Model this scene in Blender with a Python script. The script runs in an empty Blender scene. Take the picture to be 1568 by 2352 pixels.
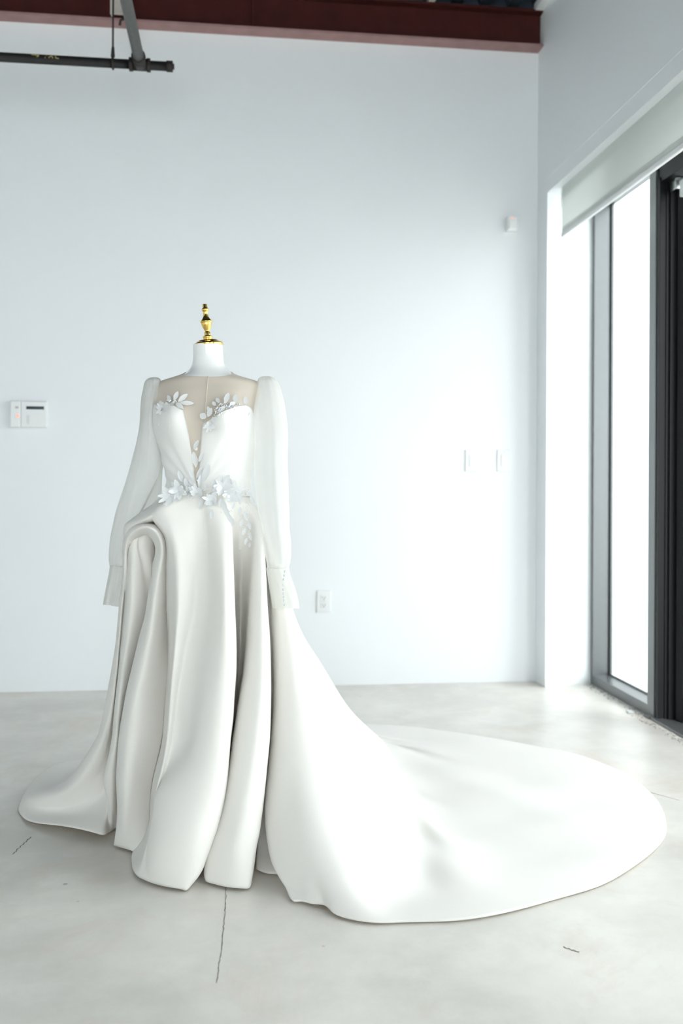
import bpy, bmesh, math, random
import numpy as np
from mathutils import Vector, Matrix

random.seed(7)
rng = np.random.default_rng(7)
scene = bpy.context.scene
col = scene.collection

# ------------------------------------------------------------------ camera
F = 2150.0                    # focal length in pixels of the 1568 x 2352 frame
HX, HY = 784.0, 1105.0        # where the level optical axis meets the frame
YAW = math.radians(6.74)
ROLL = 0.0045
CAM = np.array([0.0, 0.0, 1.08])
fwd = np.array([math.sin(YAW), math.cos(YAW), 0.0])
rgt0 = np.array([math.cos(YAW), -math.sin(YAW), 0.0])
upv0 = np.array([0.0, 0.0, 1.0])
rgt = math.cos(ROLL) * rgt0 + math.sin(ROLL) * upv0
upv = -math.sin(ROLL) * rgt0 + math.cos(ROLL) * upv0
cd = bpy.data.cameras.new('camera')
cam = bpy.data.objects.new('camera', cd)
col.objects.link(cam)
cd.sensor_fit = 'VERTICAL'
cd.sensor_height = 36.0
cd.sensor_width = 24.0
cd.lens = F / 2352.0 * 36.0
cd.shift_y = -(1176.0 - HY) / 2352.0
cd.clip_start = 0.05
cd.dof.use_dof = True
cd.dof.focus_distance = 2.66
cd.dof.aperture_fstop = 2.4
M = Matrix(((rgt[0], upv[0], -fwd[0], CAM[0]), (rgt[1], upv[1], -fwd[1], CAM[1]),
            (rgt[2], upv[2], -fwd[2], CAM[2]), (0, 0, 0, 1)))
cam.matrix_world = M
scene.camera = cam

# ------------------------------------------------------------------ world, light, exposure
world = bpy.data.worlds.new('overcast_sky')
scene.world = world
world.use_nodes = True
wn = world.node_tree.nodes
bg = wn['Background']
bg.inputs[0].default_value = (0.955, 0.98, 1.0, 1)
bg.inputs[1].default_value = 6.0
vs = scene.view_settings
vs.view_transform = 'Standard'
vs.look = 'None'
vs.gamma = 1.0
vs.use_curve_mapping = False
vs.exposure = 0.04
try:
    scene.cycles.max_bounces = 10
    scene.cycles.diffuse_bounces = 6
    scene.cycles.transparent_max_bounces = 16
    scene.cycles.sample_clamp_indirect = 8.0
except Exception:
    pass


# high sun over the street side: lights the paving and the outside wall, stays out of the room
sl_ = bpy.data.lights.new('sun', 'SUN')
sl_.energy = 1.0
sl_.angle = math.radians(3)
sl_.color = (1.0, 0.97, 0.92)
sun = bpy.data.objects.new('sun', sl_)
col.objects.link(sun)
sun.rotation_euler = Vector((0.14, -0.75, 1.6)).to_track_quat('Z', 'Y').to_euler()
sun.location = (4, -3, 9)

# ------------------------------------------------------------------ pixel helpers
def ray(px, py):
    return fwd + (px - HX) / F * rgt - (py - HY) / F * upv


def P(px, py, d):
    return CAM + d * ray(px, py)


def Fl(px, py, h=0.006):
    r = ray(px, py)
    return CAM + r * ((h - CAM[2]) / r[2])


def on_y(px, py, Y):
    r = ray(px, py)
    return CAM + r * (Y / r[1])


def on_x(px, py, X):
    r = ray(px, py)
    return CAM + r * (X / r[0])


# ------------------------------------------------------------------ object helpers
def tag(o, label=None, cat=None, group=None, kind=None):
    if label: o['label'] = label
    if cat: o['category'] = cat
    if group: o['group'] = group
    if kind: o['kind'] = kind
    return o


def empty(name, loc=(0, 0, 0)):
    o = bpy.data.objects.new(name, None)
    o.empty_display_size = 0.1
    col.objects.link(o)
    o.location = loc
    return o


def link_mesh(name, me, mat=None, parent=None):
    o = bpy.data.objects.new(name, me)
    col.objects.link(o)
    if mat and not me.materials:
        me.materials.append(mat)
    if parent:
        o.parent = parent
        pm = parent.matrix_basis.copy()
        q = parent
        while q.parent:
            q = q.parent
            pm = q.matrix_basis @ q_inv(q) @ pm if False else q.matrix_basis @ pm
        o.matrix_basis = pm.inverted() @ o.matrix_basis
    return o


def mesh_from(name, verts, faces, mat=None, parent=None, smooth=True):
    me = bpy.data.meshes.new(name)
    me.from_pydata([tuple(map(float, v)) for v in verts], [], [tuple(f) for f in faces])
    me.update()
    if smooth:
        me.polygons.foreach_set('use_smooth', [True] * len(me.polygons))
    return link_mesh(name, me, mat, parent)


def bm_obj(name, bm, mat=None, parent=None, smooth=False):
    me = bpy.data.meshes.new(name)
    bmesh.ops.recalc_face_normals(bm, faces=bm.faces[:])
    bm.to_mesh(me)
    bm.free()
    if smooth:
        me.polygons.foreach_set('use_smooth', [True] * len(me.polygons))
    return link_mesh(name, me, mat, parent)


def add_box(bm, lo, hi, bev=0.0, seg=2, mtx=None):
    lo, hi = Vector(lo), Vector(hi)
    r = bmesh.ops.create_cube(bm, size=1.0)
    vs_ = r['verts']
    for v in vs_:
        v.co = Vector(((v.co.x + .5) * (hi.x - lo.x) + lo.x, (v.co.y + .5) * (hi.y - lo.y) + lo.y,
                       (v.co.z + .5) * (hi.z - lo.z) + lo.z))
    if mtx is not None:
        for v in vs_:
            v.co = mtx @ v.co
    if bev > 0:
        es = list({e for v in vs_ for e in v.link_edges})
        bmesh.ops.bevel(bm, geom=es, offset=bev, segments=seg, affect='EDGES', profile=0.5)


def box(name, lo, hi, mat, parent=None, bev=0.0, mtx=None):
    bm = bmesh.new()
    add_box(bm, lo, hi, bev, mtx=mtx)
    return bm_obj(name, bm, mat, parent)


def prism(name, poly, z0, z1, mat, parent=None):
    bm = bmesh.new()
    a = [bm.verts.new((p[0], p[1], z0)) for p in poly]
    b = [bm.verts.new((p[0], p[1], z1)) for p in poly]
    bm.faces.new(a)
    bm.faces.new(b[::-1])
    n = len(poly)
    for i in range(n):
        bm.faces.new((a[i], a[(i + 1) % n], b[(i + 1) % n], b[i]))
    return bm_obj(name, bm, mat, parent)


def tube(name, pts, rad, mat, parent=None, n=16, caps=True):
    pts = [Vector(p) for p in pts]
    rads = rad if isinstance(rad, (list, tuple)) else [rad] * len(pts)
    verts, faces = [], []
    prev = None
    for i, p in enumerate(pts):
        t = (pts[min(i + 1, len(pts) - 1)] - pts[max(i - 1, 0)])
        if t.length < 1e-9:
            t = Vector((0, 0, 1))
        t.normalize()
        if prev is None:
            a = Vector((0, 0, 1)) if abs(t.z) < .9 else Vector((1, 0, 0))
            u = t.cross(a).normalized()
        else:
            u = (prev - t * prev.dot(t)).normalized()
        prev = u
        w = t.cross(u)
        for k in range(n):
            an = 2 * math.pi * k / n
            verts.append(p + (u * math.cos(an) + w * math.sin(an)) * rads[i])
    for i in range(len(pts) - 1):
        for k in range(n):
            faces.append((i * n + k, i * n + (k + 1) % n, (i + 1) * n + (k + 1) % n, (i + 1) * n + k))
    if caps:
        faces.append(tuple(range(n))[::-1])
        faces.append(tuple((len(pts) - 1) * n + k for k in range(n)))
    return mesh_from(name, verts, faces, mat, parent)


def lathe(name, prof, base, axis, mat, parent=None, n=48):
    """prof: list of (h, r) along axis from base."""
    axis = Vector(axis).normalized()
    u = axis.cross(Vector((0, 1, 0))).normalized()
    w = axis.cross(u)
    base = Vector(base)
    verts, faces = [], []
    for h, r in prof:
        for k in range(n):
            a = 2 * math.pi * k / n
            verts.append(base + axis * h + (u * math.cos(a) + w * math.sin(a)) * max(r, 1e-5))
    for i in range(len(prof) - 1):
        for k in range(n):
            faces.append((i * n + k, i * n + (k + 1) % n, (i + 1) * n + (k + 1) % n, (i + 1) * n + k))
    faces.append(tuple(range(n))[::-1])
    faces.append(tuple((len(prof) - 1) * n + k for k in range(n)))
    return mesh_from(name, verts, faces, mat, parent)


# ------------------------------------------------------------------ splines
def crspline(pts, knots, q):
    """Non-uniform Catmull-Rom (Hermite form). pts (n,...), knots (n,), q (m,)"""
    pts = np.asarray(pts, float)
    n = len(pts)
    ext = (slice(None),) + (None,) * (pts.ndim - 1)
    dk = np.diff(knots)
    dk = np.maximum(dk, 1e-9)
    sl = np.diff(pts, axis=0) / dk[ext]
    m = np.zeros_like(pts)
    m[0], m[-1] = sl[0], sl[-1]
    if n > 2:
        w0 = dk[1:] / (dk[1:] + dk[:-1])
        m[1:-1] = sl[:-1] * w0[ext] + sl[1:] * (1 - w0)[ext]
    i = np.clip(np.searchsorted(knots, q, side='right') - 1, 0, n - 2)
    t = ((q - knots[i]) / dk[i])[ext]
    h = dk[i][ext]
    return ((2 * t**3 - 3 * t**2 + 1) * pts[i] + (t**3 - 2 * t**2 + t) * h * m[i]
            + (-2 * t**3 + 3 * t**2) * pts[i + 1] + (t**3 - t**2) * h * m[i + 1])


def resample(line, nv, end_bias=None):
    line = np.array(line, float)
    seg = np.linalg.norm(np.diff(line, axis=0), axis=1)
    kn = np.concatenate([[0], np.cumsum(np.sqrt(seg))])
    fine_q = np.linspace(0, kn[-1], 400)
    fine = crspline(line, kn, fine_q)
    L = np.concatenate([[0], np.cumsum(np.linalg.norm(np.diff(fine, axis=0), axis=1))])
    q = np.linspace(0, L[-1], nv)
    return np.stack([np.interp(q, L, fine[:, k]) for k in range(3)], 1)


def sheet_grid(lines, nv, per):
    R = np.stack([resample(l, nv) for l in lines], 0)         # (nl, nv, 3)
    nl = len(lines)
    out = []
    for j in range(nv):
        p = R[:, j, :]
        seg = np.maximum(np.linalg.norm(np.diff(p, axis=0), axis=1), 1e-4)
        kn = np.concatenate([[0], np.cumsum(np.sqrt(seg))])
        q = np.concatenate([np.linspace(kn[i], kn[i + 1], per, endpoint=False) for i in range(nl - 1)] + [[kn[-1]]])
        out.append(crspline(p, kn, q))
    return np.stack(out, 0)                                     # (nv, nu, 3)


def smooth_grid(G, it_u=0, it_v=0):
    G = G.copy()
    for _ in range(it_u):
        G[:, 1:-1] = 0.5 * G[:, 1:-1] + 0.25 * (G[:, :-2] + G[:, 2:])
    for _ in range(it_v):
        G[1:-1] = 0.5 * G[1:-1] + 0.25 * (G[:-2] + G[2:])
    return G


def grid_mesh(name, G, mat, parent=None, closed=False, thick=0.0, minz=None):
    nv, nu, _ = G.shape
    if minz is not None:
        G = G.copy()
        G[:, :, 2] = np.maximum(G[:, :, 2], minz)
    verts = G.reshape(-1, 3)
    faces = []
    for j in range(nv - 1):
        b = j * nu
        for i in range(nu - 1):
            faces.append((b + i, b + i + 1, b + nu + i + 1, b + nu + i))
        if closed:
            faces.append((b + nu - 1, b, b + nu, b + 2 * nu - 1))
    o = mesh_from(name, verts, faces, mat, parent)
    if thick > 0:
        m = o.modifiers.new('cloth_thickness', 'SOLIDIFY')
        m.thickness = thick
        m.offset = 0.0
    return o


# ------------------------------------------------------------------ materials
def new_mat(name):
    m = bpy.data.materials.new(name)
    m.use_nodes = True
    return m, m.node_tree.nodes, m.node_tree.links, m.node_tree.nodes['Principled BSDF']


def simple(name, colr, rough=0.5, metal=0.0, noise=0.0, nscale=8.0, bump=0.0, bscale=200.0, spec=None, coat=0.0):
    m, n, l, p = new_mat(name)
    p.inputs['Base Color'].default_value = (*colr, 1)
    p.inputs['Roughness'].default_value = rough
    p.inputs['Metallic'].default_value = metal
    if spec is not None:
        p.inputs['Specular IOR Level'].default_value = spec
    if coat:
        p.inputs['Coat Weight'].default_value = coat
        p.inputs['Coat Roughness'].default_value = 0.05
    tc = n.new('ShaderNodeTexCoord')
    if noise > 0:
        t = n.new('ShaderNodeTexNoise')
        t.inputs['Scale'].default_value = nscale
        t.inputs['Detail'].default_value = 4
        l.new(tc.outputs['Object'], t.inputs['Vector'])
        mx = n.new('ShaderNodeMix')
        mx.data_type = 'RGBA'
        mx.inputs[6].default_value = (*[c * (1 - noise) for c in colr], 1)
        mx.inputs[7].default_value = (*[min(1, c * (1 + noise)) for c in colr], 1)
        l.new(t.outputs['Fac'], mx.inputs[0])
        l.new(mx.outputs[2], p.inputs['Base Color'])
    if bump > 0:
        t2 = n.new('ShaderNodeTexNoise')
        t2.inputs['Scale'].default_value = bscale
        t2.inputs['Detail'].default_value = 3
        l.new(tc.outputs['Object'], t2.inputs['Vector'])
        b = n.new('ShaderNodeBump')
        b.inputs['Strength'].default_value = bump
        b.inputs['Distance'].default_value = 0.002
        l.new(t2.outputs['Fac'], b.inputs['Height'])
        l.new(b.outputs['Normal'], p.inputs['Normal'])
    return m


def cloth_mat(name, colr, transl=0.15, transp=0.0, sheen=0.2, rough=0.6, tcol=None, weave=900.0, bump=0.08):
    m, n, l, p = new_mat(name)
    p.inputs['Base Color'].default_value = (*colr, 1)
    p.inputs['Roughness'].default_value = rough
    p.inputs['Specular IOR Level'].default_value = 0.15
    p.inputs['Sheen Weight'].default_value = sheen
    p.inputs['Sheen Roughness'].default_value = 0.4
    tc = n.new('ShaderNodeTexCoord')
    t2 = n.new('ShaderNodeTexNoise')
    t2.inputs['Scale'].default_value = weave
    l.new(tc.outputs['Object'], t2.inputs['Vector'])
    b = n.new('ShaderNodeBump')
    b.inputs['Strength'].default_value = bump
    b.inputs['Distance'].default_value = 0.001
    l.new(t2.outputs['Fac'], b.inputs['Height'])
    l.new(b.outputs['Normal'], p.inputs['Normal'])
    out = n['Material Output']
    sh = p.outputs[0]
    if transl > 0:
        tr = n.new('ShaderNodeBsdfTranslucent')
        tr.inputs[0].default_value = (*(tcol or colr), 1)
        mx = n.new('ShaderNodeMixShader')
        mx.inputs[0].default_value = transl
        l.new(sh, mx.inputs[1])
        l.new(tr.outputs[0], mx.inputs[2])
        sh = mx.outputs[0]
    if transp > 0:
        tp = n.new('ShaderNodeBsdfTransparent')
        lw = n.new('ShaderNodeLayerWeight')
        lw.inputs[0].default_value = 0.35
        mr = n.new('ShaderNodeMapRange')      # gauze hides more where it is seen edge-on
        mr.inputs[3].default_value = transp
        mr.inputs[4].default_value = 0.05
        l.new(lw.outputs['Facing'], mr.inputs[0])
        mx = n.new('ShaderNodeMixShader')
        l.new(mr.outputs[0], mx.inputs[0])
        l.new(sh, mx.inputs[1])
        l.new(tp.outputs[0], mx.inputs[2])
        sh = mx.outputs[0]
    l.new(sh, out.inputs['Surface'])
    return m


M_wall = simple('white_wall_paint', (0.84, 0.865, 0.88), 0.6, noise=0.012, nscale=3, bump=0.05, bscale=120)
M_wallr = simple('white_wall_paint_satin', (0.84, 0.865, 0.88), 0.5, noise=0.01, nscale=3, bump=0.04, bscale=120)
M_trim = simple('white_trim_paint', (0.86, 0.87, 0.87), 0.45)
M_beam = simple('red_primer_steel', (0.055, 0.0105, 0.009), 0.65, spec=0.2, noise=0.35, nscale=9, bump=0.1, bscale=60)
M_flange = simple('pale_red_primer', (0.34, 0.20, 0.195), 0.7, noise=0.25, nscale=12, bump=0.1, bscale=60)  # bottom flange only: lighter and pinker than the web
M_deck = simple('galvanised_deck', (0.035, 0.05, 0.068), 0.5, spec=0.3, noise=0.25, nscale=14)
M_pipe = simple('black_steel_pipe', (0.016, 0.015, 0.015), 0.5, spec=0.3, noise=0.45, nscale=30, bump=0.15, bscale=90)
M_pipeg = simple('grey_steel_pipe', (0.12, 0.12, 0.115), 0.5, spec=0.4, noise=0.25, nscale=40, bump=0.1, bscale=90)
M_cast = simple('cast_iron_fitting', (0.035, 0.03, 0.028), 0.6, spec=0.3, noise=0.4, nscale=40, bump=0.3, bscale=120)
M_bracket = simple('painted_bracket', (0.52, 0.47, 0.42), 0.6, noise=0.3, nscale=40)
M_yellow = simple('yellow_paint_mark', (0.55, 0.45, 0.16), 0.7)
M_plast = simple('white_plastic', (0.82, 0.83, 0.83), 0.35)
M_plastg = simple('grey_plastic', (0.62, 0.66, 0.66), 0.4)
M_lcd = simple('dark_display', (0.010, 0.028, 0.034), 0.15)
M_dark = simple('dark_slot', (0.05, 0.05, 0.05), 0.6)
M_alu = simple('bronze_grey_aluminium', (0.20, 0.21, 0.215), 0.32, metal=0.55, noise=0.04, nscale=30)
M_black = simple('black_anodised_aluminium', (0.009, 0.010, 0.012), 0.4, spec=0.25)
M_chrome = simple('polished_steel', (0.55, 0.57, 0.58), 0.2, metal=1.0)
M_rubber = simple('grey_caulk', (0.45, 0.44, 0.41), 0.8, noise=0.4, nscale=60, bump=0.5, bscale=90)
M_gold = simple('polished_gold', (0.84, 0.56, 0.16), 0.10, metal=1.0)
M_form = simple('glossy_white_fibreglass', (0.86, 0.87, 0.86), 0.16, coat=0.6)
M_shade = cloth_mat('white_roller_fabric', (0.84, 0.86, 0.84), transl=0.5, sheen=0.0, rough=0.8, bump=0.03)
M_skirt = cloth_mat('ivory_satin', (0.91, 0.905, 0.875), transl=0.17, tcol=(0.90, 0.72, 0.52), sheen=0.15, rough=0.7)
M_bodice = cloth_mat('ivory_draped_organza', (0.90, 0.895, 0.87), transl=0.12, sheen=0.2, rough=0.5)
M_sheer = cloth_mat('sheer_white_organza', (0.86, 0.86, 0.84), transl=0.45, transp=0.42, sheen=0.1, rough=0.6)
M_cuff = cloth_mat('sheer_white_cuff', (0.86, 0.86, 0.83), transl=0.45, transp=0.25, sheen=0.1, rough=0.6)
M_seam = simple('taped_seam', (0.60, 0.60, 0.55), 0.7)
M_nude = cloth_mat('nude_mesh', (0.60, 0.535, 0.46), transl=0.0, sheen=0.1, rough=0.6)
M_cord = simple('nude_seam_thread', (0.72, 0.65, 0.56), 0.7)
M_leaf = cloth_mat('white_embroidery', (0.82, 0.83, 0.835), transl=0.12, sheen=0.2, rough=0.45, weave=1500, bump=0.5)
M_tulle = cloth_mat('white_tulle_petal', (0.85, 0.86, 0.865), transl=0.2, transp=0.0, sheen=0.1)
M_pearl = simple('pearl_bead', (0.86, 0.87, 0.88), 0.12, coat=0.5)
M_crystal = simple('crystal_bead', (0.55, 0.60, 0.72), 0.05, metal=0.7)
M_button = simple('pale_grey_button', (0.60, 0.63, 0.66), 0.25)
M_ext = simple('white_stucco', (0.80, 0.81, 0.82), 0.8, bump=0.2, bscale=60)
M_pave = simple('pale_pavement', (0.66, 0.66, 0.64), 0.85, noise=0.1, nscale=5)

# LED
M_led, n_, l_, p_ = new_mat('red_led')
p_.inputs['Base Color'].default_value = (0.9, 0.25, 0.15, 1)
p_.inputs['Emission Color'].default_value = (1.0, 0.30, 0.18, 1)
p_.inputs['Emission Strength'].default_value = 1.2

# thin window glass
def make_glass(name, tint):
  M_, n_, l_, p_ = new_mat(name)
  n_.remove(p_)
  tr_ = n_.new('ShaderNodeBsdfTransparent')
  tr_.inputs[0].default_value = (*tint, 1)
  gl_ = n_.new('ShaderNodeBsdfGlossy')
  gl_.inputs['Roughness'].default_value = 0.01
  lw_ = n_.new('ShaderNodeLayerWeight')
  lw_.inputs[0].default_value = 0.5
  pw_ = n_.new('ShaderNodeMath')
  pw_.operation = 'POWER'
  pw_.inputs[1].default_value = 5.0
  l_.new(lw_.outputs['Facing'], pw_.inputs[0])
  fr_ = n_.new('ShaderNodeMapRange')
  fr_.inputs[3].default_value = 0.03
  fr_.inputs[4].default_value = 0.9
  l_.new(pw_.outputs[0], fr_.inputs[0])
  mx_ = n_.new('ShaderNodeMixShader')
  l_.new(fr_.outputs[0], mx_.inputs[0])
  l_.new(tr_.outputs[0], mx_.inputs[1])
  l_.new(gl_.outputs[0], mx_.inputs[2])
  l_.new(mx_.outputs[0], n_['Material Output'].inputs['Surface'])
  return M_


M_glass = make_glass('clear_window_glass', (0.975, 0.99, 0.985))
M_tint = make_glass('grey_tinted_glass', (0.875, 0.895, 0.89))  # grey tint added to dim side daylight against the front glazing


# polished concrete
def floor_material():
    m, n, l, p = new_mat('polished_concrete')
    tc = n.new('ShaderNodeTexCoord')
    geo = tc.outputs['Object']

    def noise(scale, detail=4, rough=0.55, dist=0.0):
        t = n.new('ShaderNodeTexNoise')
        t.inputs['Scale'].default_value = scale
        t.inputs['Detail'].default_value = detail
        t.inputs['Roughness'].default_value = rough
        t.inputs['Distortion'].default_value = dist
        l.new(geo, t.inputs['Vector'])
        return t.outputs['Fac']

    def ramp(src, a, b):
        r = n.new('ShaderNodeMapRange')
        r.inputs[1].default_value = a
        r.inputs[2].default_value = b
        r.interpolation_type = 'SMOOTHSTEP'
        l.new(src, r.inputs[0])
        return r.outputs[0]

    def mix(fac, a, b):
        x = n.new('ShaderNodeMix')
        x.data_type = 'RGBA'
        for s, v in ((6, a), (7, b)):
            if isinstance(v, tuple):
                x.inputs[s].default_value = (*v, 1)
            else:
                l.new(v, x.inputs[s])
        if isinstance(fac, float):
            x.inputs[0].default_value = fac
        else:
            l.new(fac, x.inputs[0])
        return x.outputs[2]

    def math_(op, a, b=None):
        x = n.new('ShaderNodeMath')
        x.operation = op
        for s, v in ((0, a), (1, b)):
            if v is None: continue
            if isinstance(v, (int, float)):
                x.inputs[s].default_value = v
            else:
                l.new(v, x.inputs[s])
        return x.outputs[0]

    c = mix(ramp(noise(1.6, 7, 0.62), 0.36, 0.66), (0.60, 0.58, 0.535), (0.77, 0.745, 0.69))
    c = mix(ramp(noise(5.5, 5, 0.6), 0.45, 0.75), c, (0.71, 0.685, 0.64))
    # rusty-beige blotches
    st = math_('MULTIPLY', ramp(noise(2.3, 6, 0.7, 0.6), 0.50, 0.74), 0.6)
    c = mix(st, c, (0.60, 0.50, 0.40))
    # fine aggregate speckle
    c = mix(math_('MULTIPLY', ramp(noise(240, 2), 0.55, 0.75), 0.25), c, (0.74, 0.73, 0.70))
    c = mix(math_('MULTIPLY', ramp(noise(310, 2), 0.60, 0.78), 0.20), c, (0.36, 0.34, 0.31))
    # sparse flecks of blue-grey and rust
    v = n.new('ShaderNodeTexVoronoi')
    v.inputs['Scale'].default_value = 3.6
    l.new(geo, v.inputs['Vector'])
    fl = math_('MULTIPLY', ramp(v.outputs['Distance'], 0.035, 0.012), 0.8)
    c = mix(fl, c, (0.34, 0.33, 0.38))
    v2 = n.new('ShaderNodeTexVoronoi')
    v2.inputs['Scale'].default_value = 5.1
    l.new(geo, v2.inputs['Vector'])
    fl2 = math_('MULTIPLY', ramp(v2.outputs['Distance'], 0.035, 0.015), 0.7)
    c = mix(fl2, c, (0.50, 0.33, 0.22))
    l.new(c, p.inputs['Base Color'])
    r = n.new('ShaderNodeMapRange')
    r.inputs[3].default_value = 0.285
    r.inputs[4].default_value = 0.36
    l.new(noise(2.2, 4), r.inputs[0])
    l.new(r.outputs[0], p.inputs['Roughness'])
    p.inputs['Specular IOR Level'].default_value = 0.5
    b = n.new('ShaderNodeBump')
    b.inputs['Strength'].default_value = 0.12
    b.inputs['Distance'].default_value = 0.002
    l.new(noise(45, 3), b.inputs['Height'])
    l.new(b.outputs['Normal'], p.inputs['Normal'])
    return m


M_floor = floor_material()
M_crack = simple('dark_joint_filler', (0.20, 0.18, 0.15), 0.8, noise=0.5, nscale=50)

# ------------------------------------------------------------------ room shell
XR, YB, ZC = 1.645, 4.92, 3.62
XL, YF = -3.5, -4.2
XO = 2.03                      # outer face of the window wall
ZH = 2.60                      # head of the window recess

floor = tag(box('floor', (XL - .2, YF - .2, -0.12), (XO, YB + .2, 0.0), M_floor), kind='structure')
wb = tag(box('wall_back', (XL - .2, YB, 0), (XO, YB + .2, 3.9), M_wall), kind='structure')
wl = tag(box('wall_left', (XL - .2, YF, 0), (XL, YB, 3.9), M_wall), kind='structure')
wf = tag(empty('wall_front', (0, YF, 0)), kind='structure')      # unseen wall behind the camera; its glazing is added for frontal fill
box('head_wall', (XL - .2, YF - .2, 3.45), (XO, YF, 3.9), M_wall, wf)
box('pier', (XL - .2, YF - .2, 0), (-2.38, YF, 3.45), M_wall, wf)
box('pier', (1.0, YF - .2, 0), (XO, YF, 3.45), M_wall, wf)

# right (window) wall: piers and head
BAYS = [(1.02, 4.83), (-3.4, 0.42)]
wr = tag(empty('wall_right', (XR, 0, 0)), kind='structure')
prism('pier', [(XR, 4.76), (1.92, 4.83), (XO, 4.83), (XO, YB), (XR, YB)], 0, ZH, M_wallr, wr)
box('pier', (XR, 0.42, 0), (XO, 1.02, ZH), M_wallr, wr)
box('pier', (XR, YF, 0), (XO, -3.4, ZH), M_wallr, wr)
box('head_wall', (XR, YF, ZH), (XO, YB, 3.9), M_wallr, wr)
box('reveal_bead', (XR - 0.0015, 0.5, 2.676), (XR, 4.76, 2.680), M_trim, wr)

# ceiling: fluted steel deck running towards the camera
prof = []
pitch = 0.152
x = XL - 0.2
while x < XO:
    prof += [(x, 3.64), (x + 0.045, 3.64), (x + 0.062, 3.70), (x + 0.135, 3.70)]
    x += pitch
verts, faces = [], []
for (a, z) in prof:
    verts += [(a, YF - .2, z), (a, YB + .2, z)]
for i in range(len(prof) - 1):
    faces.append((2 * i, 2 * i + 1, 2 * i + 3, 2 * i + 2))
ceil = mesh_from('ceiling', verts, faces, M_deck, smooth=False)
mod = ceil.modifiers.new('deck_thickness', 'SOLIDIFY')
mod.thickness = 0.01
mod.offset = 1
tag(ceil, kind='structure')
box('roof_slab', (XL - .2, YF - .2, 3.72), (XO, YB + .2, 3.9), M_deck, ceil)
led_ = tag(box('trim_1', (XR - 0.045, YF, 3.595), (XR, 4.86, 3.638), M_trim), kind='structure')

# ------------------------------------------------------------------ red steel beam along the back wall
beam = tag(empty('steel_beam', (0, YB, 3.41)), 'dark red primed steel beam running along the top of the back wall', 'beam')
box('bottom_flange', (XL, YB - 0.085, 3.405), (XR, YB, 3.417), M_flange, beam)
box('web', (XL, YB - 0.035, 3.417), (XR, YB - 0.024, 3.590), M_beam, beam)
box('top_flange', (XL, YB - 0.085, 3.590), (XR, YB, 3.602), M_beam, beam)
box('deck_closure', (XL, YB - 0.02, 3.602), (XR, YB, 3.715), M_deck, beam)
for xb in (-2.9, -1.4, 0.1):
    box('stiffener_plate', (xb, YB - 0.08, 3.417), (xb + 0.01, YB - 0.035, 3.590), M_beam, beam)
joist = tag(box('ceiling_joist', (1.02, YF, 3.602), (1.055, YB - .02, 3.638), M_bracket), 'thin beige steel angle resting on top of the red beam', 'joist')

# ------------------------------------------------------------------ pipes
Yp = P(320, 146, 4.33)[1]
pc = P(322, 149, 4.33)
zp = pc[2]
pipe = tag(empty('sprinkler_pipe', (pc[0], pc[1], zp)), 'black steel sprinkler pipe with tee fitting hung below the red beam', 'pipe')
xe = P(388, 152, 4.33)[0]
main = tube('main_pipe', [(XL, pc[1], zp), (xe, pc[1], zp)], 0.021, M_pipe, pipe, 24)
tube('branch_pipe', [(pc[0], YF + .01, zp), (pc[0], pc[1] - 0.05, zp)], 0.0245, M_pipeg, pipe, 24)
tee = tube('tee_fitting', [(pc[0] - .036, pc[1], zp), (pc[0] - .036, pc[1], zp), (pc[0] + .040, pc[1], zp)], 0.027, M_cast, pipe, 24)
tube('outlet_collar', [(pc[0], pc[1], zp), (pc[0], pc[1] - 0.085, zp)], 0.029, M_cast, tee, 24)
for dx in (-.042, .038):
    tube('rim', [(pc[0] + dx - .008, pc[1], zp), (pc[0] + dx + .008, pc[1], zp)], 0.031, M_cast, tee, 24)
tube('rim', [(pc[0], pc[1] - .078, zp), (pc[0], pc[1] - .094, zp)], 0.032, M_cast, tee, 24)
cap = tube('end_cap', [(xe - .012, pc[1], zp), (xe + .016, pc[1], zp)], 0.0265, M_cast, pipe, 8)
tube('plug', [(xe + .016, pc[1], zp), (xe + .023, pc[1], zp)], 0.013, M_cast, cap, 6)
hx = P(260, 144, 4.33)[0]
ring_pts = [(hx, pc[1] + .0255 * math.sin(a), zp + .0255 * math.cos(a) * 1.15 + .004) for a in np.linspace(0, 2 * math.pi, 25)]
hanger = tube('hanger_ring', ring_pts, 0.0045, M_cast, pipe, 8)
tube('swivel_nut', [(hx, pc[1], zp + .030), (hx, pc[1], zp + .075)], [0.010, 0.006], M_cast, hanger, 8)
tube('hanger_rod', [(hx, pc[1], zp + .03), (hx, pc[1], 3.638)], 0.0045, M_cast, pipe, 8)
# painted bracket and hook of the beam clamp behind the rod
cl = tag(empty('beam_clamp', P(262, 20, 4.42)), 'chipped pale bracket clamp beside the hanger rod under the roof deck', 'bracket')
c0 = P(254, 36, 4.42)
box('plate', (c0[0], c0[1] - .02, c0[2]), (c0[0] + .062, c0[1] - .012, 3.638), M_bracket, cl)
box('side_web', (c0[0], c0[1] - .012, c0[2] + .01), (c0[0] + .008, c0[1] + .03, 3.638), M_bracket, cl)
hk = [P(275, 58, 4.40), P(277, 47, 4.40), P(285, 43, 4.40), P(289, 30, 4.40), P(288, 5, 4.40)]
tube('hook', hk, 0.007, M_cast, cl, 10)
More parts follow.
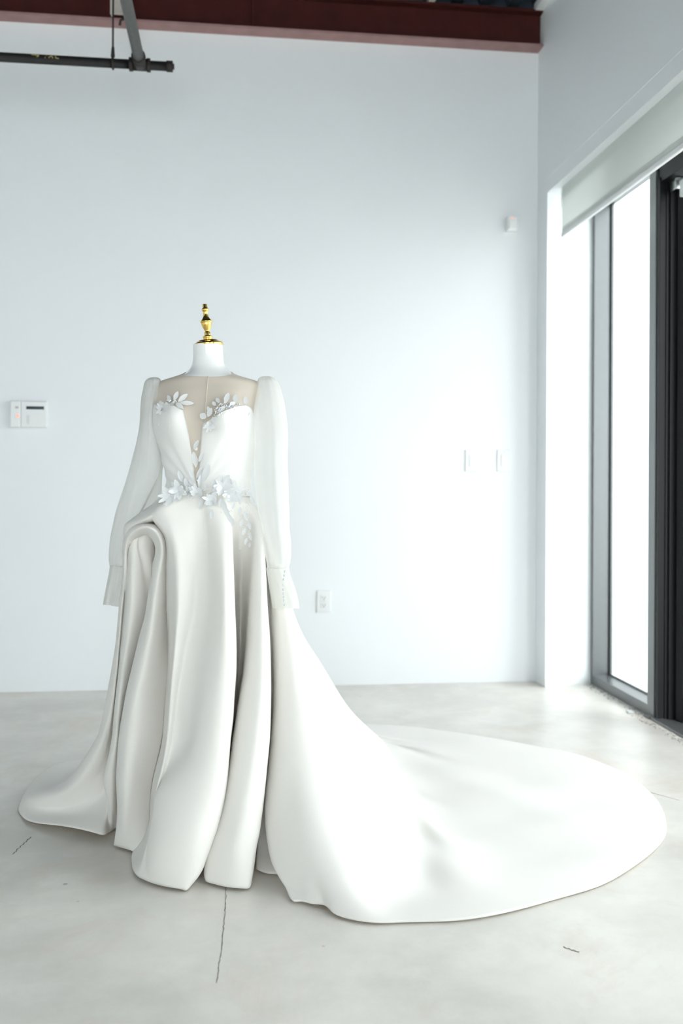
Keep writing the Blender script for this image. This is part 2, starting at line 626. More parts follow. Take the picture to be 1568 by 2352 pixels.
# worn yellow characters stencilled on the pipe
stk = [((80, 142), (97, 144)), ((97, 144), (92, 148)), ((110, 149), (114, 141)), ((118, 148), (125, 143)), ((125, 143), (128, 149)),
       ((133, 142), (134, 148)), ((134, 148), (141, 149))]
for (a, b) in stk:
    A, B = P(*a, 4.33), P(*b, 4.33)
    for q in (A, B):
        q[1] = pc[1] - 0.0215
        dz = q[2] - zp
        q[2] = zp + max(-.017, min(.017, dz))
        q[1] = pc[1] - math.sqrt(max(1e-6, .0216 ** 2 - (q[2] - zp) ** 2))
    d = Vector(B - A)
    nrm = Vector((0, -1, 0))
    w = d.cross(nrm).normalized() * 0.0018
    A, B = Vector(A), Vector(B)
    off = Vector((0, -.0006, 0))
    mesh_from('stencil_stroke', [p + off for p in (A - w, B - w, B + w, A + w)], [(0, 1, 2, 3)], M_yellow, main, False)

# ------------------------------------------------------------------ storefront sidelight, door and outside
WX0, WX1 = 1.92, 2.03
w1 = tag(empty('window_1', (WX0, 4.46, 0)), kind='structure')
YS0, YS1 = 4.131, 4.80
fr1 = box('jamb', (WX0, YS1, 0), (WX1, 4.83, ZH), M_alu, w1, 0.002)
box('sill', (WX0, YS0, 0), (WX1, YS1, 0.052), M_alu, w1, 0.002)
box('head_rail', (WX0, YS0, 2.565), (WX1, YS1, ZH), M_alu, w1, 0.002)
post = box('mullion', (1.915, 4.067, 0), (WX1, YS0, ZH), M_alu, w1, 0.002)
box('mullion_foot', (1.895, 4.075, 0), (1.916, 4.125, 0.012), M_alu, post)
box('pane', (2.014, YS0, 0.052), (2.020, YS1, 2.565), M_tint, w1)
box('glazing_bead', (2.006, YS1 - .008, 0.052), (2.014, YS1, 2.565), M_black, w1)
box('glazing_bead', (2.006, YS0, 0.052), (2.014, YS1, 0.060), M_alu, w1)

d1 = tag(empty('door_1', (1.98, 4.03, 0)), kind='structure')
dfr = box('door_jamb', (1.920, 4.035, 0), (WX1, 4.067, 2.46), M_black, d1, 0.002)
box('jamb_stop', (1.962, 4.012, 0), (2.05, 4.035, 2.44), M_black, dfr, 0.002)
box('jamb_gasket', (1.950, 4.028, 0), (1.962, 4.036, 2.44), M_black, dfr)
box('door_head', (1.925, 3.05, 2.44), (WX1, 4.066, 2.54), M_black, d1, 0.002)
box('transom_panel', (1.99, 3.05, 2.54), (2.0, 4.067, ZH), M_black, d1)
# leaf swung outwards
hinge = Vector((2.005, 4.0, 0))
ang = math.radians(-64)
Ml = Matrix.Translation(hinge) @ Matrix.Rotation(ang, 4, 'Z')   # local +x runs along the leaf
leaf = box('door_leaf', (0, -.025, 0.012), (.125, .020, 2.40), M_black, d1, 0.003, Ml)
box('stile_rib', (0.030, -.033, 0.012), (.042, -.025, 2.40), M_black, leaf, 0.001, Ml)
box('stile_rib', (0.078, -.033, 0.012), (.090, -.025, 2.40), M_black, leaf, 0.001, Ml)
box('lock_stile', (0.83, -.025, 0.012), (.95, .020, 2.40), M_black, leaf, 0.003, Ml)
box('top_rail', (0.125, -.025, 2.28), (.83, .020, 2.40), M_black, leaf, 0.003, Ml)
box('bottom_rail', (0.125, -.025, 0.012), (.83, .020, 0.26), M_black, leaf, 0.003, Ml)
box('door_glass', (0.125, -.004, 0.26), (.83, .002, 2.28), M_tint, leaf, 0, Ml)
box('door_pivot', (1.955, 3.955, 2.385), (2.0, 4.01, 2.44), M_chrome, d1, 0.004)
box('closer_arm', (1.965, 3.55, 2.40), (1.985, 3.96, 2.425), M_chrome, d1, 0.003)
box('closer_body', (1.945, 3.62, 2.33), (1.99, 3.90, 2.40), M_plastg, d1, 0.004)
box('threshold', (1.90, 3.05, 0), (WX1 + .03, 4.067, 0.012), M_alu, d1, 0.003)

# the rest of the glazed bay (beyond the frame of the photograph)
w2 = tag(empty('window_2', (WX0, 2.03, 0)), kind='structure')
for yy in (3.0, 2.0, 1.02):
    box('mullion', (WX0, yy, 0), (WX1, yy + .05, ZH), M_alu, w2)
box('sill', (WX0, 1.07, 0), (WX1, 3.0, 0.052), M_alu, w2)
for (a, b) in ((2.05, 3.0), (1.07, 2.0)):
    box('pane', (2.014, a, 0.052), (2.020, b, ZH), M_tint, w2)
w3 = tag(empty('window_3', (WX0, -1.5, 0)), kind='structure')
for yy in (0.37, -0.9, -2.15, -3.4):
    box('mullion', (WX0, yy, 0), (WX1, yy + .05, ZH), M_alu, w3)
for (a, b) in ((-0.85, 0.37), (-2.10, -0.9), (-3.35, -2.15)):
    box('pane', (2.014, a, 0.0), (2.020, b, ZH), M_tint, w3)

w4 = tag(empty('fill_window', (-1.2, YF - .1, 0)), kind='structure')  # unseen front glazing, added and sized to brighten dress front and back wall
for xx in (-2.38, -1.55, -0.72, 0.11, 0.95):
    box('mullion', (xx, YF - .15, 0), (xx + .05, YF - .04, 3.45), M_alu, w4)
for (a, b) in ((-2.33, -1.55), (-1.50, -0.72), (-0.67, 0.11), (0.16, 0.95)):
    box('pane', (a, YF - .10, 0.0), (b, YF - .094, 3.45), M_glass, w4)

# crumbled caulk and grit along the foot of the frame
gb = bmesh.new()
for k in range(150):
    t = random.random()
    yy = 4.80 - t * 1.2
    s = random.uniform(0.0015, 0.0055) * (1.3 if t > .5 else 1)
    mt = Matrix.Translation((1.90 + random.uniform(-.035, .012) - (.02 if t > .55 else 0), yy, s * .4)) @ Matrix.Rotation(random.random() * 6, 4, 'Z') @ Matrix.Diagonal((s, s * random.uniform(.6, 2), s * .7, 1))
    bmesh.ops.create_icosphere(gb, subdivisions=1, radius=1.0, matrix=mt)
grit = tag(bm_obj('caulk_crumbs', gb, M_rubber), 'crumbs of old grey caulk along the foot of the window frame', 'debris', kind='stuff')
ck = on_x(1468, 1650, 1.875)
tag(box('plastic_clip', (1.845, 4.175, 0.0), (1.872, 4.205, 0.012), M_plastg, None, 0.003), 'small pale plastic clip lying on the floor beside the window mullion', 'clip')

# roller shade in the recess
sh = tag(empty('roller_shade', (1.69, 2.8, ZH)), 'white roller shade partly lowered in the window recess', 'shade')
box('shade_fabric', (1.688, 1.07, 2.362), (1.692, 4.655, 2.598), M_shade, sh)
box('bottom_bar', (1.682, 1.07, 2.338), (1.698, 4.655, 2.362), M_trim, sh, 0.004)
box('hem_band', (1.6865, 1.07, 2.362), (1.6935, 4.655, 2.388), M_shade, sh, 0.001)
tube('roller_tube', [(1.725, 1.07, 2.56), (1.725, 4.655, 2.56)], 0.03, M_shade, sh, 16)
box('end_bracket', (1.685, 4.657, 2.50), (1.77, 4.662, 2.598), M_trim, sh)

# outside: paving and the white wall of the wing beside the door
tag(box('pavement_ground', (XO, -14, -0.14), (14, 5.5, -0.02), M_pave), 'pale paving outside the glazed door', 'paving')
tag(box('stucco_wing_wall', (2.032, 5.08, -0.02), (9, 5.4, 3.9), M_ext), 'sunlit white outside wall seen through the sidelight pane', 'wall')

# ------------------------------------------------------------------ wall devices
kp = on_y(69, 951, YB)
key = tag(empty('security_keypad', tuple(kp)), 'white alarm keypad with dark display and red light on back wall', 'keypad')
a, b = on_y(26, 982, YB), on_y(110, 922, YB)
xm = on_y(50, 950, YB)[0]
box('base', (a[0], YB - .022, a[2]), (b[0], YB, b[2]), M_plast, key, 0.004)
fp = box('side_panel', (a[0], YB - .030, a[2]), (xm - .001, YB - .012, b[2]), M_plast, key, 0.004)
dr = box('door_panel', (xm + .001, YB - .028, a[2]), (b[0], YB - .012, b[2] - .003), M_plast, key, 0.004)
l0, l1 = on_y(60, 940, YB - .03), on_y(101, 933.5, YB - .03)
box('display', (l0[0], YB - .0295, l0[2]), (l1[0], YB - .027, l1[2]), M_lcd, key)
g0, g1 = on_y(61, 974, YB - .03), on_y(67, 953, YB - .03)
gr = box('door_grip', (g0[0], YB - .0285, g0[2]), (g1[0], YB - .027, g1[2]), M_plastg, key)
for k in range(5):
    zz = g0[2] + (g1[2] - g0[2]) * (k + .5) / 5
    box('grip_rib', (g0[0] + .002, YB - .0298, zz - .002), (g1[0] - .002, YB - .0285, zz + .002), M_plast, gr)
lp = on_y(41, 955, YB - .03)
tube('status_light', [(lp[0], YB - .029, lp[2]), (lp[0], YB - .0325, lp[2])], 0.0065, M_led, key, 16)
for k in range(3):
    q = on_y(38.5, 934 + k * 1.6, YB - .03)
    box('speaker_slot', (q[0] - .008, YB - .0304, q[2] - .0008), (q[0] + .008, YB - .0295, q[2] + .0008), M_dark, fp)
for k in range(3):
    q = on_y(34, 952 + k * 4, YB - .03)
    box('legend_mark', (q[0] - .004, YB - .0303, q[2] - .0008), (q[0] + .004, YB - .0295, q[2] + .0008), M_plastg, fp)

sp = on_y(1172, 518, YB)
sen = tag(empty('motion_sensor', tuple(sp)), 'small white motion sensor with tiny red light near the room corner', 'sensor')
box('housing', (sp[0] - .030, YB - .048, sp[2] - .038), (sp[0] + .030, YB, sp[2] + .040), M_plast, sen, 0.008)
box('lens', (sp[0] - .022, YB - .052, sp[2] - .032), (sp[0] + .022, YB - .044, sp[2] + .018), M_plast, sen, 0.004)
tube('indicator_light', [(sp[0] - .005, YB - .047, sp[2] + .029), (sp[0] - .005, YB - .050, sp[2] + .029)], 0.004, M_led, sen, 12)


def plate(name, px, py, w, h, label, cat, style):
    c = on_y(px, py, YB)
    t = tag(empty(name, tuple(c)), label, cat)
    box('cover_plate', (c[0] - w / 2, YB - .008, c[2] - h / 2), (c[0] + w / 2, YB, c[2] + h / 2), M_plast, t, 0.003)
    if style == 'outlet':
        for s in (-1, 1):
            z = c[2] + s * .0195
            r = box('receptacle', (c[0] - .017, YB - .0105, z - .014), (c[0] + .017, YB - .007, z + .014), M_plast, t, 0.003)
            for q in (-1, 1):
                box('slot', (c[0] + q * .0065 - .0012, YB - .0108, z - .002), (c[0] + q * .0065 + .0012, YB - .0104, z + .007), M_dark, r)
            box('ground_hole', (c[0] - .0025, YB - .0108, z - .010), (c[0] + .0025, YB - .0104, z - .005), M_dark, r)
        tube('screw', [(c[0], YB - .0078, c[2]), (c[0], YB - .0092, c[2])], 0.003, M_plastg, t, 10)
    else:
        box('rocker', (c[0] - .0165, YB - .012, c[2] - .033), (c[0] + .0165, YB - .007, c[2] + .033), M_plast, t, 0.002)
        for s in (-1, 1):
            tube('screw', [(c[0], YB - .0078, c[2] + s * .048), (c[0], YB - .0092, c[2] + s * .048)], 0.003, M_plastg, t, 10)
    return t


plate('wall_outlet', 743, 1381, .074, .116, 'white double wall outlet low on the back wall beside the dress', 'outlet', 'outlet')
plate('light_switch', 1083, 1058, .074, .118, 'white light switch plate on back wall, farther from the room corner', 'switch', 'switch')
plate('light_switch', 1156, 1058, .074, .118, 'white light switch plate on back wall, closer to the room corner', 'switch', 'switch')

# ------------------------------------------------------------------ floor joint and cracks (thin filled lines)
def floor_line(name, pts, w, seed, jit=0.004):
    r = random.Random(seed)
    P3 = [Vector(Fl(*p, 0.0008)) for p in pts]
    fine = []
    for i in range(len(P3) - 1):
        for k in range(14):
            t = k / 14
            p = P3[i].lerp(P3[i + 1], t)
            fine.append(p + Vector((r.uniform(-jit, jit), r.uniform(-jit, jit), 0)))
    fine.append(P3[-1])
    vs2, fs2 = [], []
    for i, p in enumerate(fine):
        t = fine[min(i + 1, len(fine) - 1)] - fine[max(i - 1, 0)]
        nrm = Vector((-t.y, t.x, 0)).normalized() * w * r.uniform(.4, 1.2)
        vs2 += [p - nrm, p + nrm]
    for i in range(len(fine) - 1):
        fs2.append((2 * i, 2 * i + 1, 2 * i + 3, 2 * i + 2))
    return mesh_from(name, vs2, fs2, M_crack, floor, False)


floor_line('floor_joint', [(519, 2035), (516, 2100), (508, 2180), (497, 2258)], 0.0011, 3, 0.0016)
floor_line('floor_crack', [(28, 1962), (50, 1942), (72, 1922)], 0.0016, 5, 0.003)
floor_line('floor_crack', [(1300, 1765), (1420, 1800), (1560, 1838)], 0.0008, 6, 0.001)
floor_line('floor_crack', [(1296, 2175), (1330, 2187)], 0.002, 8, 0.003)

# ------------------------------------------------------------------ dress form
D0 = 2.81
SCL = D0 / F                        # metres per pixel in the plane of the form
# y, x-left, x-right, half depth
ROWS = np.array([
    (793, 444, 511, .044), (810, 444, 512, .044), (830, 443, 514, .046), (842, 440, 518, .048), (850, 435, 525, .052),
    (857, 427, 534, .058), (863, 414, 546, .064), (869, 395, 566, .070), (876, 372, 590, .074), (886, 358, 600, .078),
    (900, 354, 598, .086), (925, 353, 590, .094), (950, 354, 586, .100), (980, 358, 584, .102), (1010, 366, 582, .098),
    (1050, 378, 577, .092), (1080, 384, 574, .088), (1105, 386, 570, .087), (1130, 384, 573, .082), (1165, 386, 574, .070),
    (1210, 392, 572, .060), (1260, 400, 565, .050)], float)


def trow(y):
    xl = np.interp(y, ROWS[:, 0], ROWS[:, 1])
    xr = np.interp(y, ROWS[:, 0], ROWS[:, 2])
    b = np.interp(y, ROWS[:, 0], ROWS[:, 3])
    return xl, xr, b


# smooth the rows with a spline
_q = np.linspace(793, 1260, 160)
_sm = crspline(ROWS[:, 1:], ROWS[:, 0], _q)


def trow(y):
    return tuple(np.interp(y, _q, _sm[:, k]) for k in range(3))


def bumps(x, y):
    g = 0.0
    for (bx, by, sx, sy, h) in ((412, 965, 34, 42, .040), (530, 962, 34, 42, .040)):
        g = g + h * np.exp(-((x - bx) / sx) ** 2 - ((y - by) / sy) ** 2)
    return g


def torso(th, y, off=0.0):
    """th: 0 = towards the camera, +90 deg = image right."""
    xl, xr, b = trow(y)
    cx, a = (xl + xr) / 2, (xr - xl) / 2
    s, c = math.sin(th), math.cos(th)
    e = 0.9
    xs = math.copysign(abs(s) ** e, s)
    ys = math.copysign(abs(c) ** e, c)
    x = cx + (a + off / SCL) * xs
    d = D0 - (b + off) * ys
    if c > 0:
        d -= bumps(x, y) * min(1, c * 2)
    return x, y, d


def torso_th(x, y):
    xl, xr, _ = trow(y)
    cx, a = (xl + xr) / 2, (xr - xl) / 2
    t = max(-1, min(1, (x - cx) / a))
    return math.asin(math.copysign(abs(t) ** (1 / .9), t))


def tw(th, y, off=0.0):
    """world position on the form; keeps true size at every depth"""
    x, yy, d = torso(th, y, off)
    c = P(x, yy, D0)
    return c + fwd * (d - D0)


def tpx(px, py, off=0.0):
    """point of the form's front surface seen at pixel (px, py)"""
    d = D0
    for _ in range(6):
        X = HX + (px - HX) * d / D0
        Y = HY + (py - HY) * d / D0
        th = torso_th(X, Y)
        _, _, d = torso(th, Y, off)
    return P(px, py, d)


fb = P(478, 1931, D0)
form = tag(empty('dress_form', (fb[0], fb[1], 0)), 'glossy white dress form with gold neck cap wearing the wedding dress', 'dress form')
ys = np.concatenate([np.linspace(793, 880, 36), np.linspace(884, 1260, 60)])
G = np.array([[tw(2 * math.pi * k / 72, y) for k in range(72)] for y in ys])
torso_o = grid_mesh('torso', G, M_form, form, closed=True)
# neck cap and finial turned as one piece of brass
ax0, ax1 = Vector(P(478.5, 794, D0)), Vector(P(470, 699, D0))
axd = (ax1 - ax0)
Hf = axd.length


def pr(y, r):
    return ((794 - y) / 95 * Hf, r * SCL)


lathe('neck_cap', [pr(798, 30), pr(796, 33), pr(794, 34), pr(791, 34.3), pr(789, 33.5), pr(787.5, 31), pr(786, 28), pr(785, 26.5), pr(784, 26),
                   pr(782.5, 23), pr(781, 18.5), pr(780, 13)], ax0, axd, M_gold, form)
lathe('finial', [pr(780, 10), pr(778.5, 10.3), pr(777, 9.8), pr(776, 10.8), pr(774, 11.4), pr(772.2, 10.6), pr(771.2, 7.2), pr(770, 7.0), pr(764, 7.0), pr(763, 6.6),
                 pr(762, 5.4), pr(760, 5.6), pr(757, 7.2), pr(752, 9.6), pr(747, 11.4), pr(743, 12.4), pr(742, 12.0), pr(741, 13.2), pr(739, 14.0), pr(737.4, 13.4),
                 pr(736.6, 12.2), pr(734, 10.6), pr(730, 7.6), pr(726, 6.0), pr(722, 5.5), pr(717, 5.4), pr(716, 6.0), pr(714, 7.2), pr(711.5, 8.5), pr(709, 7.8), pr(707.6, 5.8),
                 pr(707, 5.5), pr(700, 5.5), pr(699, 5.0), pr(698.6, 3.8)], ax0, axd, M_gold, form)
tube('pole', [(fb[0], fb[1], 0.03), (fb[0], fb[1], 0.95)], 0.016, M_gold, form, 20)
lathe('base', [(0, .15), (.008, .15), (.02, .13), (.03, .05), (.04, .02)], (fb[0], fb[1], 0.001), (0, 0, 1), M_gold, form)

# ------------------------------------------------------------------ wedding dress
dress = tag(empty('wedding_dress', (fb[0], fb[1], 0)), 'ivory wedding dress with sheer long sleeves, draped skirt and spreading train', 'dress')

# --- nude mesh over chest, shoulders and plunge
def neckline(th):                         # pixel row of the mesh's upper edge
    return 854 + 17 * max(0, math.cos(th)) ** 1.3 + 0.5 * math.sin(th * 7)


rows_n = 40
G = []
for j in range(rows_n):
    row = []
    for k in range(96):
        th = 2 * math.pi * k / 96
        y0 = neckline(th)
        y = y0 + (1118 - y0) * (j / (rows_n - 1)) ** 1.4
        row.append(tw(th, y, 0.0022))
    G.append(row)
yoke = grid_mesh('illusion_mesh', np.array(G), M_nude, dress, closed=True, thick=0.0)
seam = [tpx(x, y, 0.0035) for (x, y) in ((477, 864), (476.5, 880), (474.5, 905), (472, 930), (471, 960), (470, 990), (468, 1030), (466, 1060), (464, 1100))]
tube('centre_seam', seam, 0.0011, M_cord, yoke, 8)

# --- draped bodice: two shells meeting at the waist, split by the plunge
LE = np.array([(925, 424), (932, 427), (940, 432), (950, 437), (975, 443), (1000, 447), (1030, 450.5), (1060, 454), (1090, 458), (1118, 463), (1135, 466)], float)
RE = np.array([(960, 484), (975, 478), (985, 476), (1010, 473), (1040, 470), (1060, 469), (1090, 467), (1118, 464), (1135, 463)], float)


def fold_relief(x, y, side):
    # pleats that run from the waist point up and out over the bust
    dx, dy = x - 463, 1128 - y
    ph = math.atan2(dy, abs(dx) + 1e-6)
    r = math.hypot(dx, dy)
    w = min(1, r / 40) * math.exp(-((r - 95) / 75) ** 2)
    s = 0.0
    cs = ((0.62, .05, .006), (0.88, .05, .005), (1.12, .05, .0045), (0.40, .05, .005)) if side < 0 else ((0.58, .05, .006), (0.86, .06, .006), (1.10, .05, .0045), (.35, .05, .004))
    for (c, wd, h) in cs:
        t = (ph - c) / wd
        s += h * (1 / (1 + math.exp(-t * 2.2)) - 0.5) * math.exp(-(t / 5.5) ** 2)
    return 1.5 * s * w


def bodice_side(side):
    G = []
    nf, nj = 110, 80
    E = LE if side < 0 else RE
    for j in range(nj):
        row = []
        for i in range(nf):
            f = i / (nf - 1)
            if side < 0:
                # top edge from the plunge over the cup to the armhole, then round the back
                yt = np.interp(f, [0, .06, .16, .28, .36, .46, .6, 1], [950, 934, 932, 938, 962, 985, 990, 1000])
            else:
                yt = np.interp(f, [0, .05, .12, .2, .27, .33, .40, .48, .6, 1], [982, 966, 950, 939, 935, 941, 963, 985, 990, 1000])
            y = yt + (1140 - yt) * (j / (nj - 1))
            xe = np.interp(y, E[:, 0], E[:, 1])
            th0 = torso_th(xe, y)
            th = th0 + (side * math.pi - th0) * f
            x, _, _ = torso(th, y)
            off = 0.007 + fold_relief(x, y, side) * (1 if f < .5 else 0)
            off += 0.0035 * math.exp(-(f / .02) ** 2) * 0 + (-0.004 * math.exp(-(f / .012) ** 2))
            row.append(tw(th, y, off))
        G.append(row)
    return smooth_grid(np.array(G), 3, 3)


grid_mesh('bodice_panel', bodice_side(-1), M_bodice, dress, thick=0.0015)
grid_mesh('bodice_panel', bodice_side(1), M_bodice, dress, thick=0.0015)

# --- skirt front ------------------------------------------------------------------
def waist_d(x, b=.096, a=101.0, cx=477.0):
    t = max(-1, min(1, (x - cx) / a))
    return D0 - b * math.sqrt(max(0, 1 - t * t))


def Aline(pts, off, hem_h=0.008, top=None):
    """front fold line traced at pixels; depth runs from the waist to where the hem meets the floor"""
    xh, yh = pts[-1]
    H = Fl(xh, yh, hem_h)
    dh = float(np.dot(H - CAM, fwd))
    dt = top if top else waist_d(pts[0][0]) - 0.004
    out = []
    yt = pts[0][1]
    for (x_, y_) in pts:
        s = (y_ - yt) / (yh - yt)
        ramp_ = min(1, max(0, (y_ - 1150) / 200.0)) * min(1, (1 - s) / .10)
        d = dt + (dh - dt) * s ** 0.92 + off * ramp_
        out.append(P(x_, y_, d))
    out[-1] = H
    if top and pts[0][0] < 380:
        out.insert(0, P(pts[0][0] - 5, pts[0][1] - 7, top + .05))
    if pts[0][1] < 1156 and pts[0][0] > 380:          # seam allowance tucked inside the waist
        out.insert(0, P(478 + (pts[0][0] - 478) * .84, pts[0][1] - 22, D0 - (D0 - dt) * .80))
    return out


A = []
# loop over the left hip that becomes the second column; drawn from its left foot up and over
def loop(pre, pts, off, hem_h=0.008):
    H = Fl(*pts[-1], hem_h)
    dh = float(np.dot(H - CAM, fwd))
    out = [P(*p) for p in pre]
    d0 = pre[-1][2]
    y0 = pre[-1][1]
    yh = pts[-1][1]
    for (x_, y_) in pts:
        s = (y_ - y0) / (yh - y0)
        out.append(P(x_, y_, d0 + (dh - d0) * s + off * min(1, s * 4) * min(1, (1 - s) / .1)))
    out[-1] = H
    return out


loopI = [(284, 1430, 2.875), (289, 1370, 2.84), (292, 1310, 2.79), (293, 1265, 2.785), (297, 1246, 2.77), (311, 1231, 2.745), (326, 1221, 2.725), (337, 1216.5, 2.715), (349, 1225, 2.71), (359, 1241, 2.71), (364, 1260, 2.71), (362, 1280, 2.715), (356, 1297, 2.72)]
loopIt = [(290, 1430, 2.89), (294, 1370, 2.86), (297, 1310, 2.83), (299, 1268, 2.83), (303, 1254, 2.82), (315, 1240, 2.80), (327, 1231, 2.79), (338, 1226, 2.785), (346, 1233, 2.785), (354, 1246, 2.785), (358, 1261, 2.785), (356, 1280, 2.79), (350, 1297, 2.795)]
loopM = [(279, 1430, 2.87), (283, 1370, 2.83), (286, 1310, 2.785), (288, 1262, 2.77), (292, 1240, 2.75), (304, 1222, 2.72), (320, 1213, 2.695), (338, 1210, 2.685), (355, 1217, 2.68), (366, 1233, 2.68), (372, 1255, 2.68), (372, 1280, 2.685), (368, 1300, 2.69)]
loopN = [(275, 1430, 2.87), (280, 1370, 2.835), (284, 1310, 2.80), (285, 1260, 2.785), (289, 1235, 2.765), (300, 1217, 2.735), (317, 1207, 2.71), (340, 1205, 2.70), (360, 1213, 2.70), (372, 1229, 2.70), (378, 1250, 2.705), (379, 1280, 2.71), (377, 1300, 2.715)]
loopO = [(272, 1430, 2.875), (278, 1370, 2.845), (282, 1310, 2.82), (282, 1260, 2.81), (286, 1233, 2.79), (297, 1216, 2.765), (314, 1205, 2.745), (340, 1202, 2.74), (363, 1209, 2.735), (377, 1228, 2.735), (384, 1250, 2.735), (386, 1280, 2.74), (386, 1300, 2.745)]
A.append(loop(loopIt, [(348, 1340), (343, 1380), (338, 1420), (325, 1500), (310, 1580), (298, 1660), (290, 1750), (287, 1830), (285, 1890), (282, 1932)], .05))
A.append(loop(loopI, [(352, 1314), (347, 1337), (342, 1366), (333.5, 1416), (323, 1454), (312, 1499), (302, 1540), (293, 1578), (285, 1620), (277.5, 1663), (272, 1705), (269, 1753), (267, 1791), (269, 1830), (270, 1858), (268, 1898), (262, 1941)], 0))
A.append(loop(loopM, [(360, 1340), (352, 1400), (346, 1450), (336, 1500), (326, 1550), (314, 1600), (306, 1650), (299, 1700), (295, 1750), (292, 1800), (291, 1850), (285, 1900), (274, 1945)], -.035))
A.append(loop(loopN, [(374, 1340), (370, 1400), (366, 1450), (360, 1500), (353, 1550), (345, 1600), (340, 1650), (334, 1700), (324, 1750), (317, 1800), (315, 1850), (308, 1900), (291, 1950)], -.005))
A.append(loop(loopO, [(386, 1350), (386, 1400), (388, 1450), (388, 1500), (388, 1550), (381, 1600), (377, 1660), (372, 1700), (361, 1750), (349, 1800), (345, 1850), (341, 1900), (322, 1938), (304, 1955)], .05))
col2 = A
gA = sheet_grid(col2, 150, 9)
grid_mesh('hip_loop_drape', smooth_grid(gA, 1, 1), M_skirt, dress, thick=0.003, minz=0.003)

A = []
A.append(Aline([(352, 1180), (360, 1205), (374, 1228), (380, 1255), (381, 1300), (381, 1400), (384, 1470), (384, 1540), (378, 1620), (372, 1700), (358, 1760), (345, 1820), (341, 1890), (325, 1930), (308, 1948)], .075, top=2.72))
A.append(Aline([(346, 1184), (352, 1195), (362, 1206), (373, 1221), (381, 1239), (384, 1262), (384.5, 1300), (385, 1350), (386.5, 1400), (390.5, 1450), (391, 1472), (390, 1500), (391, 1540), (385, 1600), (381, 1660), (377, 1700), (366, 1750), (353, 1800), (349, 1850), (345, 1895), (322, 1952), (303, 1966)], .012, top=2.695))
A.append(Aline([(356, 1177), (366, 1195), (378, 1218), (389, 1245), (394, 1280), (396, 1320), (398, 1400), (399, 1470), (397, 1540), (391, 1600), (387, 1660), (382, 1710), (370, 1760), (358, 1805), (351, 1850), (346, 1898), (322, 1960), (303, 1978)], -.022, top=2.685))
A.append(Aline([(372, 1163), (388, 1200), (402, 1250), (408, 1300), (409, 1400), (401, 1500), (395, 1560), (390, 1620), (384, 1690), (373, 1755), (360, 1806), (352, 1850), (347, 1898), (326, 1965), (306, 1997)], -.030, top=2.683))
A.append(Aline([(405, 1150), (417, 1200), (427, 1270), (430, 1330), (424, 1400), (410, 1500), (399, 1590), (391, 1660), (384, 1710), (375, 1760), (362, 1806), (354, 1840), (348, 1898), (333, 1960), (316, 2012)], -.008, top=2.69))
A.append(Aline([(440, 1141), (447, 1200), (453, 1280), (445, 1400), (426, 1500), (408, 1600), (400, 1670), (393, 1720), (382, 1765), (366, 1805), (357, 1830), (351, 1866), (346, 1900), (337, 1960), (332, 2021)], .018, top=2.70))
A.append(Aline([(458, 1137), (469, 1200), (476, 1280), (473, 1400), (456, 1500), (440, 1600), (430, 1667), (426, 1709), (408, 1745), (389, 1778), (369, 1807), (358, 1828), (353, 1866), (347, 1900), (340, 1960), (350, 2028)], .002))
A.append(Aline([(470, 1136), (486, 1200), (495, 1280), (498, 1400), (488, 1500), (470, 1600), (457, 1680), (445, 1730), (425, 1780), (400, 1840), (385, 1880), (375, 1930), (368, 1980), (372, 2034)], -.03))
A.append(Aline([(485, 1137), (503, 1200), (512, 1280), (516, 1400), (513, 1500), (502, 1600), (490, 1700), (473, 1780), (450, 1860), (430, 1930), (412, 1990), (398, 2039)], -.042))
A.append(Aline([(500, 1138), (519, 1200), (526, 1280), (529, 1400), (532, 1500), (527, 1600), (516, 1700), (503, 1790), (480, 1870), (456, 1940), (437, 1995), (416, 2042)], -.03))
A.append(Aline([(512, 1140), (529, 1200), (534.5, 1286), (538, 1382), (541, 1450), (542, 1500), (541, 1550), (537, 1600), (534, 1650), (528, 1700), (524, 1750), (519, 1800), (514, 1830), (503, 1880), (487, 1930), (470, 1976), (458, 2007), (443, 2027), (427, 2045)], 0, hem_h=.004))
A.append(Aline([(517, 1141), (531, 1210), (534, 1290), (535, 1400), (537, 1500), (533, 1600), (523, 1700), (513, 1790), (497, 1880), (477, 1940), (462, 1980), (452, 2006)], .075))
A.append(Aline([(532, 1143), (548, 1210), (553, 1290), (552, 1400), (551, 1500), (545, 1600), (534, 1700), (523, 1790), (505, 1880), (490, 1940), (480, 1985)], .14))
A.append(Aline([(550, 1147), (570, 1200), (572, 1250), (569, 1300), (565, 1400), (561, 1500), (552, 1600), (538, 1700), (527, 1790), (510, 1880), (492, 1940), (484, 1990)], .10))
A.append(Aline([(562, 1150), (584, 1190), (587, 1225), (584, 1260), (581, 1306), (575, 1395), (572, 1450), (568, 1500), (562, 1550), (553, 1600), (545, 1650), (537, 1700), (529, 1751), (521, 1789), (515, 1825), (505, 1866), (490, 1909), (475, 1955), (470, 1976), (471, 1992), (468, 2010), (472, 2023)], 0))
A.append(Aline([(567, 1150), (589, 1190), (593, 1225), (591, 1300), (588, 1400), (583, 1500), (574, 1600), (559, 1700), (540, 1800), (520, 1900), (502, 1970), (491, 2030)], -.028))
A.append(Aline([(571, 1150), (594, 1190), (600, 1225), (602, 1300), (602, 1400), (602, 1500), (598, 1600), (586, 1700), (569, 1800), (550, 1900), (535, 1970), (522, 2037)], -.035))
A.append(Aline([(574, 1150), (597, 1190), (604, 1230), (608, 1300), (611, 1400), (614, 1500), (613, 1600), (606, 1700), (593, 1800), (576, 1900), (563, 1970), (550, 2040)], -.02))
